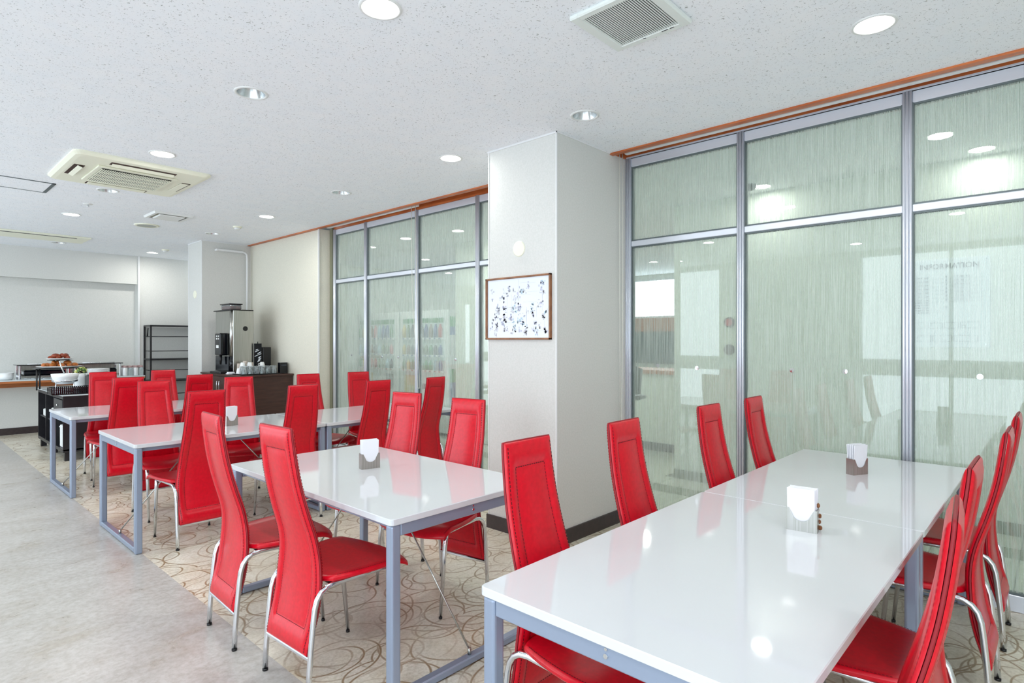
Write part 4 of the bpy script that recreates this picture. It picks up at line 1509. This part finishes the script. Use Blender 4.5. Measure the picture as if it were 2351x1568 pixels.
# plan
def plan(y0, y1, z0_, z1_):
    w1 = .0012
    ln.b2(-.0135, -.012, y0, y1, z0_, z0_ + w1 * 2).b2(-.0135, -.012, y0, y1, z1_, z1_ + w1 * 2).b2(-.0135, -.012, y0, y0 + w1 * 2, z0_, z1_).b2(-.0135, -.012, y1 - w1 * 2, y1, z0_, z1_)
for q in ((.445, .56, 1.49, 1.535), (.53, .56, 1.49, 1.51), (.57, .66, 1.49, 1.535), (.67, .76, 1.49, 1.53), (.78, .86, 1.49, 1.535), (.455, .60, 1.39, 1.435), (.61, .73, 1.39, 1.435), (.74, .83, 1.39, 1.435)):
    plan(*q)
tag(ln.build('ruled_lines_and_plan', M['ink'], r), kind='stuff')
b = MB()
for y, z in ((.41, 1.37), (.41, 2.0), (.89, 1.37), (.89, 2.0)):
    b.tube([(-.012, y, z), (-.02, y, z)], .006, 10)
b.build('standoff', M['chrome'], r)

# fire alarm plate
r = empty('alarm_panel', (CX, 2.33, 1.43), 0, 'corridor wall plate with a red alarm lens above a dark round speaker', 'alarm')
MB().b2(-.012, 0, -.075, .085, -.2, .2, .003).build('plate', mat('pale plate', (222, 226, 210), .4), r)


def xcyl(b, x0, x1, y, z, r_, n=24, mi=0):
    b.tube([(x0, y, z), (x1, y, z)], r_, n, mi)
    return b


xcyl(MB(), -.03, -.012, -.01, .14, .05).build('alarm_lens', M['maroon'], r)
xcyl(MB(), -.036, -.03, -.01, .14, .035).build('lens_centre', M['red_lamp'], r)
xcyl(MB(), -.03, -.012, -.01, -.12, .05).build('sounder', M['maroon'], r)

# vending machines
bott = [mat('bottle label %d' % i, c, .35) for i, c in enumerate([(60, 140, 80), (50, 80, 150), (190, 60, 60), (205, 180, 80), (120, 90, 60), (150, 190, 210), (90, 120, 60), (40, 50, 60)])]


def vending(y0, y1, label, seed):
    rnd = random.Random(seed)
    L_ = y1 - y0
    r = empty('vending_machine', (5.68, y0, 0), 0, label, 'vending machine', 'white drink machines behind the glass')
    MB().b2(.0, .68, 0, L_, .03, 1.85, .015, seg=2).build('cabinet', M['shell_white'], r)
    MB().b2(.03, .6, .04, L_ - .04, 0, .03).build('plinth', M['black'], r)
    MB().b2(-.006, .004, .09, L_ - .09, .92, 1.74, .003).build('display_window', mat('display back %d' % seed, (196, 214, 214), .2), r)
    nb = 9
    for row, z in enumerate((1.44, 1.18, .95)):
        MB().b2(-.04, 0, .09, L_ - .09, z - .03, z, .003).build('product_shelf', M['shell_white'], r)
        for i in range(nb):
            y = .15 + (L_ - .3) * i / (nb - 1)
            h = .2 if row == 0 else .15
            mi = rnd.choice(bott)
            rad = .031
            MB().lathe([(.001, 0), (rad, 0), (rad, h * .68), (rad * .45, h * .88), (rad * .45, h), (.001, h)], (-.03 + .008, y, z), 10).build('bottle', mi, r)
        b = MB()
        for i in range(nb):
            y = .15 + (L_ - .3) * i / (nb - 1)
            b.b2(-.045, -.04, y - .018, y + .018, z - .024, z - .008)
        b.build('select_button', M['blue'] if row != 2 else M['red_lamp'], r)
    MB().b2(-.008, .0, .1, L_ - .1, 1.66, 1.73).build('header_strip', bott[0], r)
    MB().b2(-.012, .0, .12, .32, .62, .86, .004).build('coin_panel', mat('coin panel %d' % seed, (120, 120, 116), .3, .5), r)
    MB().b2(-.012, .0, .5, .62, .66, .74, .003).build('label_plate', M['ink_dark'], r)
    MB().b2(-.006, .0, .7, L_ - .12, .48, .86, .003).build('poster_panel', bott[3], r)
    MB().b2(-.01, .0, .2, L_ - .2, .16, .34, .004).build('delivery_flap', M['black'], r)
    s = MB()
    s.b2(.03, .32, -.004, .002, 1.52, 1.75, mi=0).b2(.03, .32, -.005, .0015, 1.48, 1.6, mi=1)
    s.b2(.03, .32, -.004, .002, .72, .98, mi=0).b2(.03, .32, -.005, .0015, .48, .78, mi=1)
    s.build('side_stripe', [M['green'], M['blue']], r)
    return r


vending(6.55, 7.72, 'white drink machine nearest the pillar behind the left-hand glass', 1)
vending(7.76, 8.95, 'white drink machine farther left behind the glass', 2)

# pleated curtain at the corridor end
b = MB()
n = 60
vs = []
for i in range(n + 1):
    x = 4.15 + 1.45 * i / n
    y = 9.3 + .04 * math.sin(i * 1.3)
    vs += [(x, y, .0), (x, y, 2.76)]
b.add(vs, [(2 * i, 2 * i + 2, 2 * i + 3, 2 * i + 1) for i in range(n)], 0, True)
cu = b.build('pleated_curtain', M['curtain'])
so = cu.modifiers.new('t', 'SOLIDIFY')
so.thickness = .006
tag(cu, 'grey green pleated curtain at the end of the corridor', 'curtain')

# bar counter and stools in the lobby
r = empty('bar_counter', (6.7, 3.1, 0), 0, 'pale lobby counter with a wooden top behind the glass', 'counter')
MB().b2(.05, .6, 0, 2.2, 0, .97).build('front_panel', M['corr_wall'], r)
MB().b2(0, .68, -.0, 2.25, .97, 1.02, .004).build('worktop', M['wood_light'], r)
MB().b2(.035, .05, 0, 2.2, 0, .1).build('kick_board', M['black'], r)
r = empty('wall_screen', (10.95, 6.3, 1.25), 0, 'dark wall screen on the lobby panelling', 'screen')
MB().b2(-.04, .0, -.75, .75, -.33, .33, .006).build('bezel', M['black'], r)
MB().b2(-.043, -.04, -.72, .72, -.3, .3).build('display', M['screen'], r)
r = empty('bar_stool', (5.85, 3.62, 0), .5, 'dark bar stool with a chrome foot ring in the lobby behind the glass', 'stool')
MB().lathe([(.001, .0), (.2, .0), (.2, .012), (.03, .03), (.025, .05)], n=28).build('base', M['chrome'], r)
MB().tube([(0, 0, .03), (0, 0, .72)], .024, 16).build('column', M['chrome'], r)
b = MB()
b.lathe([(.001, .72), (.12, .72), (.19, .745), (.2, .765), (.17, .785), (.001, .775)], n=28)
b.build('seat', M['gloss_black'], r)
b = MB()
vs = []
for i in range(13):
    a = PI - .75 + 1.5 * i / 12
    for z in (.80, .95, 1.14):
        rr_ = .2 + (z - .8) * .12
        vs.append((rr_ * math.cos(a), rr_ * math.sin(a), z - .06 * abs(i - 6) / 6 * (1 if z > 1 else 0)))
b.add(vs, [(i * 3 + j, i * 3 + j + 1, i * 3 + j + 4, i * 3 + j + 3) for i in range(12) for j in range(2)], 0, True)
o = b.build('backrest', M['gloss_black'], r)
so = o.modifiers.new('t', 'SOLIDIFY')
so.thickness = .02
MB().tube([(-.17, 0, .77), (-.2, 0, .86)], .014, 10).build('back_support', M['chrome'], r)
b = MB()
b.tube([(.15 * math.cos(2 * PI * k / 20), .15 * math.sin(2 * PI * k / 20), .36) for k in range(21)], .009, 8)
b.tube([(0, -.15, .36), (0, .15, .36)], .007, 8)
b.build('foot_ring', M['chrome'], r)
